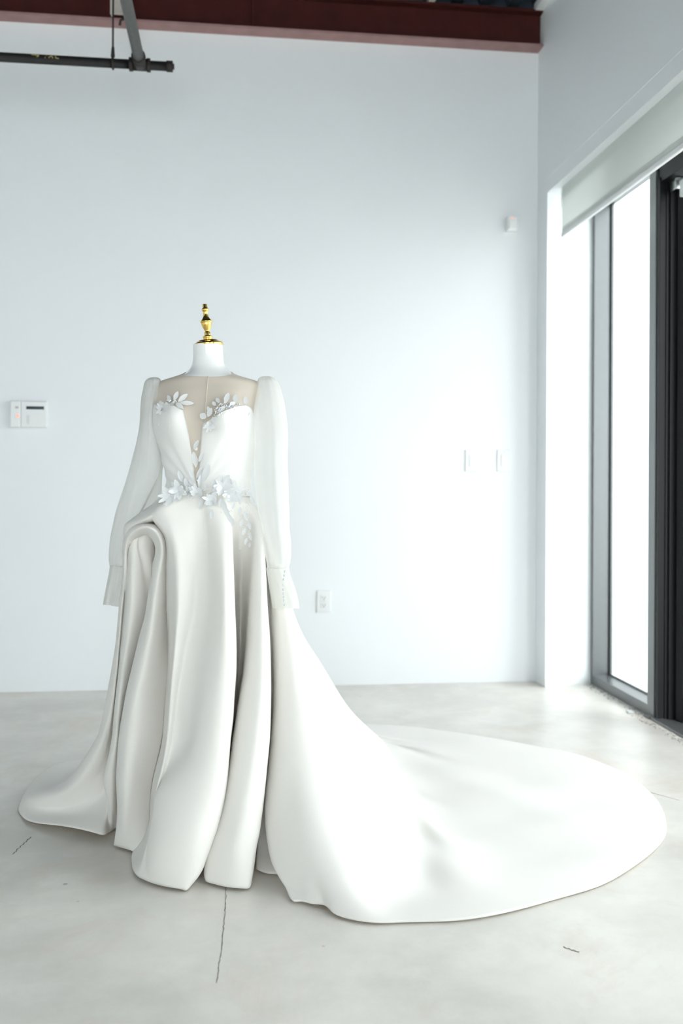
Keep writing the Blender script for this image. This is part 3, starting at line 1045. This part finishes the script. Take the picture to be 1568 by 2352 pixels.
A.append(Aline([(576, 1150), (599, 1190), (605, 1232), (609, 1300), (614, 1400), (618, 1450), (620, 1500), (621, 1550), (621, 1600), (620, 1650), (618, 1700), (613, 1751), (608, 1802), (602, 1853), (593, 1917), (585, 1955), (580, 1993), (572, 2040)], 0, hem_h=.004))
A.append(Aline([(573, 1150), (596, 1195), (602, 1240), (604, 1300), (606, 1400), (611, 1500), (612, 1600), (606, 1700), (594, 1810), (580, 1920), (570, 1990)], .075))
gB = sheet_grid(A, 150, 9)
grid_mesh('skirt_front', smooth_grid(gB, 3, 2), M_skirt, dress, thick=0.003, minz=0.003)

# upper roll of cloth gathered across the left hip
R_ = [
    [(420, 1138, 2.80), (385, 1144, 2.79), (345, 1164, 2.79), (315, 1185, 2.80), (298, 1198, 2.81), (289, 1208, 2.82), (286, 1220, 2.83), (289, 1240, 2.84)],
    [(415, 1136, 2.77), (383, 1142, 2.76), (345, 1162.5, 2.76), (315, 1184, 2.765), (298, 1196, 2.775), (287, 1205.5, 2.785), (284, 1217, 2.80), (286, 1238, 2.82)],
    [(415, 1142, 2.74), (387, 1149, 2.72), (350, 1166, 2.725), (319, 1187, 2.735), (301, 1198.5, 2.745), (290, 1208, 2.765), (286, 1219, 2.785), (288, 1240, 2.81)],
    [(425, 1158, 2.74), (390, 1160, 2.705), (355, 1173, 2.70), (326, 1190, 2.712), (307, 1201, 2.73), (295, 1211, 2.752), (289, 1222, 2.775), (290, 1242, 2.80)],
    [(425, 1178, 2.76), (385, 1176, 2.705), (352, 1184, 2.690), (330, 1194, 2.703), (311, 1204, 2.725), (298, 1213, 2.75), (291, 1225, 2.775), (291, 1243, 2.80)],
    [(425, 1190, 2.76), (380, 1186, 2.74), (350, 1194.5, 2.71), (325, 1201.5, 2.722), (307, 1208, 2.74), (296, 1216.5, 2.765), (291.5, 1228, 2.785), (292, 1246, 2.81)],
    [(425, 1192, 2.76), (380, 1190, 2.76), (351, 1199, 2.77), (327, 1206, 2.78), (309, 1213, 2.79), (298, 1221, 2.80), (294, 1232, 2.815), (294, 1248, 2.83)],
]
gR = sheet_grid([[P(*p) for p in l] for l in R_], 70, 9)
grid_mesh('hip_roll_drape', smooth_grid(gR, 1, 1), M_skirt, dress, thick=0.003)

# --- train, back of the skirt and the left tail: one sheet running round from right front to left front
def W(phi, y=1116.0, a=84.0, b=.074):
    ph = math.radians(phi)
    return P(478 + a * math.sin(ph), y, D0) + fwd * (-b * math.cos(ph))


T = []
def TL(phi, *pts):
    T.append([W(phi)] + [p for p in pts])


f_ = Fl
TL(52, P(597, 1215, 2.80), P(606, 1400, 2.80), P(606, 1600, 2.77), P(600, 1800, 2.73), P(592, 1930, 2.66), f_(588, 1997))
TL(58, P(601, 1218, 2.80), P(616, 1400, 2.80), P(622, 1600, 2.78), P(618, 1800, 2.73), P(614, 1930, 2.66), f_(612, 2006))
TL(63, P(603, 1222, 2.80), P(622, 1400, 2.80), P(632, 1600, 2.78), P(634, 1800, 2.73), P(636, 1930, 2.66), f_(644, 2010))
TL(66, P(604, 1224, 2.79), P(622, 1400, 2.775), P(629, 1600, 2.71), P(617, 1750, 2.65), P(609, 1830, 2.61), P(608, 1879, 2.58), P(613, 1930, 2.545), P(623, 1981, 2.51), P(636, 2011, 2.48), P(654, 2040, 2.445), f_(672, 2071))
TL(69, P(606, 1228, 2.785), P(630, 1400, 2.75), P(640, 1600, 2.67), P(634, 1750, 2.60), P(630, 1850, 2.55), P(636, 1930, 2.51), P(650, 2000, 2.465), P(670, 2045, 2.43), f_(692, 2071))
TL(72, P(608, 1230, 2.78), P(638, 1400, 2.735), P(656, 1600, 2.65), P(660, 1750, 2.57), P(662, 1850, 2.52), P(670, 1930, 2.475), P(685, 2000, 2.435), f_(716, 2077))
TL(75, P(612, 1235, 2.78), P(648, 1400, 2.73), P(676, 1600, 2.64), P(688, 1750, 2.56), P(700, 1900, 2.465), P(716, 2000, 2.41), f_(747, 2080, .01))
TL(78, P(616, 1240, 2.78), P(655, 1400, 2.73), P(695, 1600, 2.645), P(720, 1750, 2.565), P(740, 1900, 2.46), P(752, 2010, 2.385), f_(772, 2102, .006))
TL(81, P(620, 1248, 2.785), P(660, 1400, 2.74), P(712, 1600, 2.665), P(752, 1750, 2.59), P(785, 1900, 2.48), P(803, 2020, 2.375), f_(850, 2119))
TL(84, P(626, 1255, 2.79), P(664, 1400, 2.755), P(725, 1600, 2.70), P(780, 1720, 2.655), P(815, 1800, 2.61), P(838, 1900, 2.515), P(855, 2000, 2.425), f_(880, 2065, .022), f_(935, 2117))
TL(88, P(634, 1275, 2.805), P(667, 1400, 2.785), P(735, 1580, 2.79), P(800, 1700, 2.79), P(850, 1800, 2.765), P(900, 1900, 2.665), f_(945, 1980, .045), f_(1000, 2050, .016), f_(1060, 2113))
TL(93, P(642, 1300, 2.825), P(669, 1400, 2.815), P(738, 1560, 2.85), P(810, 1680, 2.90), P(860, 1760, 2.92), P(905, 1840, 2.875), P(960, 1915, 2.78), f_(1040, 1995, .045), f_(1110, 2055, .014), f_(1165, 2096))
TL(98, P(650, 1325, 2.845), P(672, 1400, 2.845), P(689, 1448, 2.87), P(738, 1526, 2.93), P(800, 1625, 3.04), P(840, 1666, 3.09), P(880, 1702, 3.10), P(912, 1752, 3.05), P(938, 1812, 2.97), P(985, 1885, 2.84), f_(1102, 1992, .03), f_(1200, 2045, .012), f_(1282, 2063))
TL(108, P(645, 1330, 2.88), P(668, 1400, 2.90), P(730, 1526, 3.02), P(795, 1632, 3.15), P(850, 1705, 3.2), P(905, 1790, 3.10), f_(985, 1880, .03), f_(1110, 1945, .010), f_(1250, 1985, .024), f_(1400, 2025))
TL(118, P(640, 1330, 2.92), P(660, 1400, 2.95), P(715, 1526, 3.1), P(780, 1640, 3.25), P(840, 1725, 3.28), f_(940, 1815, .022), f_(1100, 1880, .020), f_(1300, 1925, .008), f_(1450, 1945, .014), f_(1519, 1935))
TL(125, P(635, 1330, 2.93), P(655, 1400, 2.97), P(708, 1526, 3.12), P(770, 1640, 3.3), P(830, 1715, 3.36), f_(930, 1790, .030), f_(1100, 1840, .012), f_(1300, 1875, .022), f_(1450, 1890, .008), f_(1530, 1893))
TL(132, P(630, 1330, 2.95), P(650, 1400, 3.0), P(700, 1526, 3.15), P(760, 1640, 3.35), P(820, 1703, 3.45), f_(920, 1762, .022), f_(1100, 1805, .022), f_(1300, 1835, .010), f_(1500, 1828))
TL(142, P(622, 1330, 2.98), P(640, 1400, 3.03), P(690, 1526, 3.2), P(750, 1640, 3.4), P(810, 1692, 3.55), f_(900, 1728, .028), f_(1100, 1768, .010), f_(1280, 1788, .018), f_(1425, 1772))
TL(152, P(612, 1330, 3.0), P(630, 1400, 3.05), P(670, 1526, 3.25), P(730, 1630, 3.5), P(800, 1673, 3.75), f_(880, 1705, .016), f_(1000, 1725, .020), f_(1130, 1735, .010), f_(1323, 1732))
TL(160, P(600, 1330, 3.01), P(620, 1400, 3.06), P(660, 1526, 3.28), P(715, 1625, 3.55), P(785, 1666, 3.8), f_(860, 1695, .016), f_(980, 1708, .010), f_(1100, 1710, .016), f_(1232, 1714))
TL(168, P(590, 1330, 3.02), P(605, 1400, 3.08), P(645, 1526, 3.3), P(700, 1620, 3.6), P(770, 1662, 3.85), f_(850, 1687, .012), f_(940, 1688, .012), f_(1021, 1679))
TL(178, P(550, 1330, 3.04), P(560, 1400, 3.1), P(600, 1526, 3.35), P(650, 1625, 3.6), P(720, 1665, 3.85), f_(780, 1680, .012), f_(850, 1663))
TL(190, P(495, 1330, 3.05), P(505, 1400, 3.12), P(520, 1526, 3.38), P(550, 1650, 3.55), f_(580, 1700, .012), f_(600, 1680))
TL(205, P(420, 1330, 3.03), P(415, 1400, 3.1), P(405, 1526, 3.25), P(395, 1660, 3.42), f_(385, 1728, .012), f_(380, 1708))
TL(222, P(360, 1330, 3.0), P(350, 1400, 3.04), P(330, 1526, 3.15), P(310, 1660, 3.3), f_(300, 1742, .012), f_(295, 1722))
TL(240, P(325, 1310, 2.95), P(312, 1400, 2.98), P(290, 1526, 3.05), P(272, 1660, 3.15), f_(250, 1752, .02), f_(235, 1736))
TL(252, P(312, 1290, 2.92), P(298, 1400, 2.94), P(275, 1526, 2.98), P(256, 1650, 3.05), P(238, 1712, 3.14), f_(215, 1768, .02), f_(192, 1741))
TL(259, P(304, 1280, 2.89), P(290, 1400, 2.90), P(268, 1526, 2.93), P(247, 1650, 2.98), P(222, 1714, 3.04), P(194, 1758, 3.12), f_(170, 1782, .035), f_(138, 1753))
TL(265, P(298, 1270, 2.865), P(284, 1400, 2.87), P(264, 1526, 2.89), P(242, 1650, 2.93), P(217, 1712, 2.97), P(186, 1766, 3.02), P(158, 1796, 3.08), f_(128, 1802, .045), f_(105, 1795, .035), f_(78, 1793))
TL(270, P(300, 1215, 2.85), P(288, 1262, 2.845), P(283, 1300, 2.84), P(279, 1350, 2.84), P(273, 1400, 2.84), P(267, 1470, 2.845), P(258, 1530, 2.855), P(249, 1580, 2.865), P(239, 1640, 2.875), P(234, 1672, 2.885), P(215, 1708, 2.90), P(200, 1733, 2.915), P(180, 1764, 2.935), P(160, 1788, 2.96), P(140, 1804, 2.985), P(115, 1811, 3.01), P(90, 1815, 3.03), P(70, 1824, 3.05), P(52, 1842, 3.07), f_(43, 1859))
TL(274, P(302, 1215, 2.845), P(290, 1270, 2.83), P(282, 1350, 2.82), P(277, 1400, 2.82), P(265, 1530, 2.83), P(249, 1640, 2.845), P(233, 1700, 2.86), P(206, 1755, 2.885), P(174, 1798, 2.91), P(130, 1826, 2.945), P(85, 1840, 2.98), P(60, 1856, 3.02), f_(48, 1872, .004))
TL(278, P(304, 1215, 2.84), P(291, 1270, 2.825), P(284, 1350, 2.815), P(279, 1400, 2.815), P(268, 1530, 2.825), P(254, 1650, 2.845), P(240, 1720, 2.875), P(212, 1790, 2.91), P(168, 1840, 2.935), P(110, 1865, 2.96), f_(66, 1886, .012))
TL(283, P(306, 1215, 2.84), P(292, 1275, 2.83), P(286, 1350, 2.825), P(281, 1400, 2.825), P(270, 1530, 2.835), P(259, 1650, 2.87), P(249, 1725, 2.905), P(228, 1810, 2.925), P(190, 1862, 2.92), f_(140, 1899, .02))
TL(288, P(308, 1215, 2.84), P(293, 1275, 2.84), P(287, 1350, 2.835), P(282, 1400, 2.835), P(271, 1530, 2.845), P(263, 1650, 2.885), P(255, 1735, 2.93), P(242, 1820, 2.93), f_(200, 1911, .022))
TL(292, P(312, 1215, 2.83), P(294, 1275, 2.835), P(288, 1350, 2.835), P(284, 1400, 2.835), P(273, 1530, 2.845), P(265, 1650, 2.885), P(258, 1735, 2.925), P(249, 1820, 2.92), f_(236, 1918, .022))
TL(296, P(320, 1205, 2.82), P(296, 1265, 2.82), P(291, 1330, 2.82), P(287, 1400, 2.82), P(274, 1530, 2.82), P(262, 1640, 2.825), P(258, 1690, 2.825), P(252, 1726, 2.825), P(245, 1755, 2.825), P(238, 1791, 2.825), P(242, 1816, 2.835), P(248, 1840, 2.845), P(248, 1877, 2.86), f_(250, 1912, .006))
TL(300, P(330, 1195, 2.81), P(299, 1252, 2.78), P(296, 1300, 2.77), P(292, 1400, 2.775), P(279, 1520, 2.785), P(268, 1620, 2.79), P(261, 1700, 2.795), P(252, 1760, 2.80), P(248, 1800, 2.81), P(254, 1850, 2.835), f_(257, 1907, .006))
TL(305, P(340, 1190, 2.81), P(308, 1236, 2.775), P(306, 1300, 2.752), P(303, 1400, 2.757), P(288, 1510, 2.77), P(275, 1610, 2.78), P(267, 1700, 2.785), P(259, 1770, 2.80), P(258, 1830, 2.82), f_(263, 1903, .006))
TL(309, P(344, 1190, 2.81), P(314, 1240, 2.77), P(320, 1300, 2.765), P(325, 1380, 2.78), P(308, 1490, 2.80), P(287, 1600, 2.81), P(275, 1700, 2.82), P(270, 1800, 2.84), f_(272, 1902, .006))
TL(312, P(348, 1190, 2.81), P(317, 1246, 2.775), P(328, 1300, 2.785), P(338, 1360, 2.805), P(342, 1420, 2.835), P(325, 1500, 2.85), P(305, 1600, 2.86), P(290, 1700, 2.87), P(285, 1800, 2.88), f_(285, 1900))
TL(316, P(355, 1190, 2.80), P(330, 1238, 2.78), P(342, 1290, 2.79), P(352, 1350, 2.82), P(356, 1420, 2.85), P(345, 1500, 2.87), P(325, 1600, 2.88), P(310, 1700, 2.88), P(300, 1800, 2.88), f_(300, 1902))
TL(320, P(365, 1190, 2.80), P(352, 1236, 2.80), P(364, 1290, 2.83), P(372, 1350, 2.86), P(375, 1420, 2.88), P(368, 1500, 2.89), P(350, 1600, 2.89), P(335, 1700, 2.89), P(322, 1800, 2.88), f_(320, 1904))
gT = sheet_grid(T, 170, 7)
# soft ripples where the train lies on the floor
zz = gT[:, :, 2]
flat = np.clip(1 - zz / 0.10, 0, 1) * np.clip((zz - 0.004) / 0.008, 0, 1)
rip = 0.004 * np.sin(gT[:, :, 0] * 13 + gT[:, :, 1] * 5) + 0.003 * np.sin(gT[:, :, 1] * 19 - gT[:, :, 0] * 7)
gT[:, :, 2] += flat * rip
grid_mesh('train', smooth_grid(gT, 2, 2), M_skirt, dress, thick=0.003, minz=0.0035)

# --- sleeves -----------------------------------------------------------------------
def sleeve(rows, nk=64, seed=1, pleat=0.004):
    """rows: (y, x-left, x-right, centre depth, half depth)"""
    rows = np.array(rows, float)
    q = np.linspace(0, len(rows) - 1, len(rows) * 7)
    R = crspline(rows, np.arange(len(rows), dtype=float), q)
    r = np.random.default_rng(seed)
    ph = r.random(4) * 6.28
    G = []
    for t, (y, xl, xr, dc, hd) in zip(q / (len(rows) - 1), R):
        row = []
        cx, a = (xl + xr) / 2, max(1.0, (xr - xl) / 2)
        for k in range(nk):
            th = 2 * math.pi * k / nk
            w = pleat * (math.sin(5 * th + ph[0] + t * 2) * .5 + math.sin(9 * th + ph[1] - t * 3) * .35 + math.sin(3 * th + ph[2] + t * 4) * .5)
            w *= min(1, abs(math.cos(th)) * 1.2)
            x = cx + a * math.sin(th)
            d = dc - (hd + w) * math.cos(th)
            row.append(P(x, y, d))
        G.append(row)
    return np.array(G)


SL = [(866.5, 350, 358, 2.80, .003), (867.5, 344, 363, 2.80, .016), (871, 337, 368, 2.80, .032), (880, 331, 371, 2.80, .044), (895, 328, 372, 2.80, .052), (915, 324, 372, 2.80, .056),
      (940, 322, 368, 2.81, .056), (965, 321, 362, 2.81, .054), (990, 318, 364, 2.82, .052), (1020, 312, 368, 2.83, .054), (1050, 304, 372, 2.84, .056),
      (1080, 296, 373, 2.85, .058), (1110, 287, 372, 2.865, .060), (1140, 277, 371, 2.88, .060), (1170, 267, 366, 2.89, .060), (1200, 260, 354, 2.90, .058),
      (1235, 253, 336, 2.90, .054), (1265, 250, 318, 2.90, .048), (1285, 249.5, 306, 2.90, .042), (1296, 251, 298, 2.90, .036), (1301, 253, 295, 2.90, .033)]
sl = grid_mesh('sleeve', sleeve(SL, seed=3), M_sheer, dress, closed=True)
CL = [(1297, 252.5, 296, 2.90, .034), (1320, 249, 294, 2.90, .034), (1350, 243, 290, 2.90, .036), (1380, 237.5, 286, 2.90, .037), (1389, 236, 286, 2.90, .038)]
cl_ = sleeve(CL, seed=5, pleat=.006)
for k in range(cl_.shape[1]):              # the hem of the cuff drops towards the back of the hand
    th = 2 * math.pi * k / cl_.shape[1]
    dz = -0.009 * (0.5 + 0.5 * math.sin(th)) * (1 if math.sin(th) > -.2 else .4)
    n_r = cl_.shape[0]
    for j in range(n_r):
        cl_[j, k, 2] += dz * (j / n_r)
cuffL = grid_mesh('cuff', cl_, M_cuff, sl, closed=True)
tube('cuff_seam', [P(252 + (296 - 252) * (0.5 - 0.5 * math.cos(a)), 1299 + 6 * (0.5 - .5 * math.cos(a)), 2.90 - .036 * math.sin(a)) for a in np.linspace(0, math.pi, 20)], 0.0014, M_cuff, sl, 6)
sm = [(372.5, 1058), (371.5, 1075), (367, 1092), (358, 1108), (349, 1125), (340, 1142), (332, 1158), (325, 1172), (315, 1192)]
tube('sleeve_seam', [P(x_, y_, 2.80) for x_, y_ in sm], 0.0026, M_seam, sl, 8)

SR = [(864, 606, 616, 2.80, .003), (865.5, 599, 624, 2.80, .018), (870, 593, 631, 2.80, .034), (878, 590, 638, 2.80, .046), (895, 587, 645, 2.80, .054), (920, 583.5, 652, 2.80, .060),
      (950, 580, 657, 2.795, .062), (985, 583, 661, 2.79, .060), (1020, 584, 661.5, 2.785, .058), (1060, 583, 660.5, 2.78, .058), (1100, 584.5, 662, 2.775, .058),
      (1140, 588, 663, 2.77, .056), (1180, 593, 664.5, 2.765, .054), (1215, 599, 665, 2.755, .052), (1245, 604, 668.5, 2.75, .050), (1275, 609, 668.5, 2.745, .046),
      (1293, 612, 666, 2.745, .040), (1301, 613, 663.5, 2.745, .034), (1307, 611.5, 662.5, 2.745, .032)]
sr = grid_mesh('sleeve', sleeve(SR, seed=9), M_sheer, dress, closed=True)
CR = [(1304, 611, 663, 2.745, .032), (1325, 614, 668, 2.745, .032), (1350, 618, 677, 2.745, .033), (1375, 622, 684, 2.745, .034), (1397, 625.5, 687, 2.745, .035)]
cr_ = sleeve(CR, seed=12, pleat=.003)
cuffR = grid_mesh('cuff', cr_, M_cuff, sr, closed=True)
tube('cuff_seam', [P(611.5 + 51.5 * (.5 - .5 * math.cos(a)), 1306 - 2 * math.sin(a / 2), 2.745 - .034 * math.sin(a)) for a in np.linspace(0, math.pi, 20)], 0.0013, M_cuff, sr, 6)
bme = None
for (bx, by) in ((654, 1313), (652.6, 1321.7), (651.2, 1331), (650.6, 1343), (650.4, 1354.5), (651, 1363.5), (651.6, 1371), (652, 1379.5), (653.5, 1389.5)):
    c = P(bx, by, 2.702)
    if bme is None:
        bmb = bmesh.new()
        bmesh.ops.create_uvsphere(bmb, u_segments=12, v_segments=8, radius=0.0036)
        for v in bmb.verts:
            v.co = Vector((v.co.x * .75, v.co.y * .7, v.co.z * 1.05))
        bme = bpy.data.meshes.new('button')
        bmb.to_mesh(bme)
        bmb.free()
        bme.polygons.foreach_set('use_smooth', [True] * len(bme.polygons))
        bme.materials.append(M_button)
    o = bpy.data.objects.new('button', bme)
    col.objects.link(o)
    o.parent = cuffR
    o.location = Vector(c)
# beaded loop edging down the far edge of the cuff
bb = bmesh.new()
for t in np.linspace(0, 1, 34):
    y_ = 1312 + 84 * t
    x_ = np.interp(y_, [1304, 1325, 1350, 1375, 1397], [663.5, 668.5, 677.5, 684.5, 687.5])
    bmesh.ops.create_icosphere(bb, subdivisions=1, radius=0.0013, matrix=Matrix.Translation(Vector(P(x_, y_, 2.745))))
bm_obj('bead_edging', bb, M_pearl, cuffR, True)

# --- embroidery: leaves, tulle flowers and beads ------------------------------------------
def leaf_mesh(name, curl, ser):
    nl, nw = 9, 5
    vs_, fs_ = [], []
    for i in range(nl):
        t = i / (nl - 1)
        w = 0.5 * math.sin(math.pi * min(1, t * .94 + .03)) ** .75
        for j in range(nw):
            s = j / (nw - 1) * 2 - 1
            jag = 1 + ser * math.sin(i * 2.4 + j) * abs(s)
            z = 0.42 * abs(s) * w - 0.18 * s * s * w + curl * t * t + 0.05 * (1 - abs(s)) ** 2
            vs_.append((s * w * jag, t, z))
    for i in range(nl - 1):
        for j in range(nw - 1):
            a_ = i * nw + j
            fs_.append((a_, a_ + 1, a_ + nw + 1, a_ + nw))
    me = bpy.data.meshes.new(name)
    me.from_pydata(vs_, [], fs_)
    me.update()
    me.polygons.foreach_set('use_smooth', [True] * len(me.polygons))
    me.materials.append(M_leaf)
    return me


LEAVES = [leaf_mesh('leaf', 0.10, 0.05), leaf_mesh('leaf', 0.22, 0.08), leaf_mesh('leaf', 0.02, 0.06)]
PETALS = []
for k in range(3):
    me = leaf_mesh('petal', 0.35 + .1 * k, 0.10)
    me.materials.clear()
    me.materials.append(M_tulle)
    PETALS.append(me)


def surf(px, py):
    """front surface of bodice or skirt at a pixel"""
    t = tpx(px, py, 0.012)
    if py < 1112:
        return Vector(t)
    d = waist_d(px) - 0.016 - max(0, (py - 1130)) * 0.00022
    if px < 430:
        d = min(d, 2.69 + .0004 * (430 - px) * .2)
    return Vector(P(px, py, min(d, float(np.dot(t - CAM, fwd)))))


def place(me, name, px, py, ang, ln, wd, lift=0.0, tilt=0.15, parent=None):
    """base of the leaf at pixel, direction ang (deg, 0 = right, 90 = up), length and width in pixels"""
    b_ = surf(px, py)
    a_ = math.radians(ang)
    tip = surf(px + ln * math.cos(a_), py - ln * math.sin(a_))
    y_ = (tip - b_)
    nrm = Vector(-fwd)
    L_ = ln * SCL
    ydir = (y_.normalized() + nrm * tilt).normalized()
    xdir = ydir.cross(nrm).normalized()
    zdir = xdir.cross(ydir).normalized()
    if zdir.dot(nrm) < 0:
        zdir = -zdir
        xdir = -xdir
    W_ = wd * SCL
    b_ = b_ + nrm * lift
    m = Matrix(((xdir.x * W_, ydir.x * L_, zdir.x * L_ * .6, b_.x), (xdir.y * W_, ydir.y * L_, zdir.y * L_ * .6, b_.y),
                (xdir.z * W_, ydir.z * L_, zdir.z * L_ * .6, b_.z), (0, 0, 0, 1)))
    o = bpy.data.objects.new(name, me)
    col.objects.link(o)
    par = parent or dress
    o.parent = par
    o.matrix_basis = m if parent else Matrix.Translation(-Vector(dress.location)) @ m
    return o


LF = [
    # left cup edge
    (393, 922, 118, 20, 9), (400, 920, 62, 22, 10), (410, 923, 38, 27, 11), (414, 925, -4, 30, 10), (395, 924, -70, 16, 12), (405, 926, -35, 22, 11),
    (378, 930, 12, 16, 9), (365, 942, 125, 26, 9), (372, 938, 100, 20, 12), (355, 942, 140, 22, 6), (368, 940, 62, 20, 11), (375, 945, 8, 18, 7), (369, 948, -88, 18, 6), (367, 962, -92, 16, 5),
    # right cup edge
    (474, 960, 150, 16, 15), (477, 957, 62, 22, 12), (482, 947, 110, 14, 8), (496, 932, 130, 13, 8), (504, 925, 125, 14, 9), (517, 927, 68, 26, 12), (541, 926, 85, 20, 13),
    (565, 932, 92, 22, 11), (568, 934, -55, 24, 11), (571, 945, -100, 12, 7), (526, 930, 20, 18, 8), (500, 945, 30, 20, 8), (478, 972, -130, 16, 12), (482, 975, -40, 16, 10), (488, 958, -60, 14, 10),
    # climbing the plunge
    (446, 1032, 62, 24, 9), (452, 1035, 110, 10, 8), (451, 1072, 98, 36, 13), (457, 1061, 65, 25, 8), (452, 1098, 62, 30, 9), (444, 1098, 112, 22, 8), (457, 1118, 78, 28, 9),
    (466, 1106, 68, 42, 16), (420, 1108, 108, 28, 11), (430, 1120, 100, 22, 10), (450, 1115, 140, 22, 10), (442, 1118, 150, 16, 9), (487, 1120, 72, 18, 8), (497, 1112, 55, 24, 10), (512, 1108, 45, 22, 12),
    (530, 1115, 95, 18, 8), (520, 1118, 20, 18, 9), (470, 1120, 60, 10, 8),
    # below the waist
    (466, 1142, -105, 28, 10), (487, 1170, -92, 24, 9), (508, 1146, -62, 30, 11), (507, 1144, -95, 22, 7), (518, 1165, -70, 24, 10), (524, 1178, -72, 22, 9), (532, 1188, -75, 18, 8),
    (552, 1164, -100, 20, 8), (562, 1176, -70, 20, 8), (557, 1192, -105, 20, 8), (570, 1198, -72, 20, 8), (563, 1214, -110, 20, 8), (574, 1222, -80, 20, 8), (567, 1236, -105, 18, 7), (574, 1246, -95, 14, 6),
    (580, 1158, -50, 22, 9), (586, 1178, -58, 22, 9), (575, 1140, -60, 22, 10), (566, 1130, -30, 20, 10), (553, 1140, -95, 20, 9), (545, 1130, -60, 22, 10), (538, 1150, -100, 20, 8), (592, 1192, -60, 16, 7),
    (430, 1132, 165, 22, 10), (415, 1138, 170, 22, 9), (400, 1146, 185, 24, 8), (392, 1152, 200, 18, 7),
]
for i, (x_, y_, a_, l_, w_) in enumerate(LF):
    place(LEAVES[i % 3], 'leaf', x_, y_, a_, l_, w_, 0.002 + 0.002 * (i % 3), 0.12 + 0.08 * (i % 2))
# tulle flowers: clusters of petals round a centre
FLW = [(412, 1127, 24, 15, 10), (394, 1138, 27, 15, 9), (455, 1132, 22, 14, 9), (487, 1149, 22, 14, 11), (512, 1122, 24, 14, 11), (540, 1128, 20, 12, 9), (372, 941, 14, 11, 6), (484, 978, 16, 11, 6), (530, 1140, 20, 12, 9), (432, 1131, 16, 10, 7)]
for fi, (x_, y_, r_, n_p, w_) in enumerate(FLW):
    c = surf(x_, y_) - Vector(fwd) * -0.0
    bmf = bmesh.new()
    bmesh.ops.create_icosphere(bmf, subdivisions=2, radius=0.0035, matrix=Matrix.Translation(c - Vector(fwd) * 0.006))
    fo = bm_obj('flower', bmf, M_leaf, dress, True)
    a0 = random.random() * 360
    for k in range(n_p):
        o = place(PETALS[k % 3], 'petal', x_, y_, a0 + k * 360 / n_p + random.uniform(-14, 14), r_ * random.uniform(.6, 1.2), w_ * random.uniform(.7, 1.3), 0.006 + .002 * (k % 3), random.uniform(.25, .7), fo)
# beads and crystals
bp, bc = bmesh.new(), bmesh.new()
PB = [(386, 920), (389, 922), (388, 918), (392, 921), (400, 922), (403, 924), (399, 926), (404, 921), (383, 925), (408, 927), (420, 937), (478, 971), (480, 969), (505, 951), (508, 949), (510, 953), (503, 954),
      (495, 945), (500, 936), (506, 929), (510, 931), (498, 939), (515, 935), (540, 934), (548, 936), (556, 938), (560, 941), (564, 937), (568, 946), (455, 1102), (448, 1072), (470, 1127), (481, 1135), (436, 1142), (440, 1139)]
for (x_, y_) in PB:
    for _ in range(2):
        q = surf(x_ + random.uniform(-2, 2), y_ + random.uniform(-2, 2)) - Vector(fwd) * 0.005
        bmesh.ops.create_icosphere(bp, subdivisions=2, radius=random.uniform(.0013, .0026), matrix=Matrix.Translation(q))
for _ in range(170):
    t = random.random()
    x_ = 492 + 60 * t
    y_ = np.interp(x_, [492, 510, 530, 552], [948, 938, 932, 934]) + random.gauss(0, 5)
    q = surf(x_, y_) - Vector(fwd) * 0.004
    bmesh.ops.create_icosphere(bp if random.random() < .8 else bc, subdivisions=1, radius=random.uniform(.0008, .0018), matrix=Matrix.Translation(q))
for (cx_, cy_, sx, sy, n_) in ((524, 1185, 8, 22, 60), (518, 1108, 16, 8, 50), (566, 1205, 10, 30, 90), (572, 1160, 10, 20, 60), (545, 1125, 26, 10, 60), (480, 1132, 30, 6, 30), (425, 1140, 25, 5, 25)):
    for _ in range(n_):
        q = surf(cx_ + random.gauss(0, sx * .6), cy_ + random.gauss(0, sy * .6)) - Vector(fwd) * 0.003
        bmesh.ops.create_icosphere(bp, subdivisions=1, radius=random.uniform(.0008, .0016), matrix=Matrix.Translation(q))
for (x_, y_) in ((527, 928), (522, 936), (531, 935), (508, 940), (519, 933)):
    q = surf(x_, y_) - Vector(fwd) * 0.006
    bmesh.ops.create_icosphere(bc, subdivisions=1, radius=0.0026, matrix=Matrix.Translation(q))
tag(bm_obj('pearl_beads', bp, M_pearl, dress, True), kind='stuff')
tag(bm_obj('crystal_beads', bc, M_crystal, dress), kind='stuff')
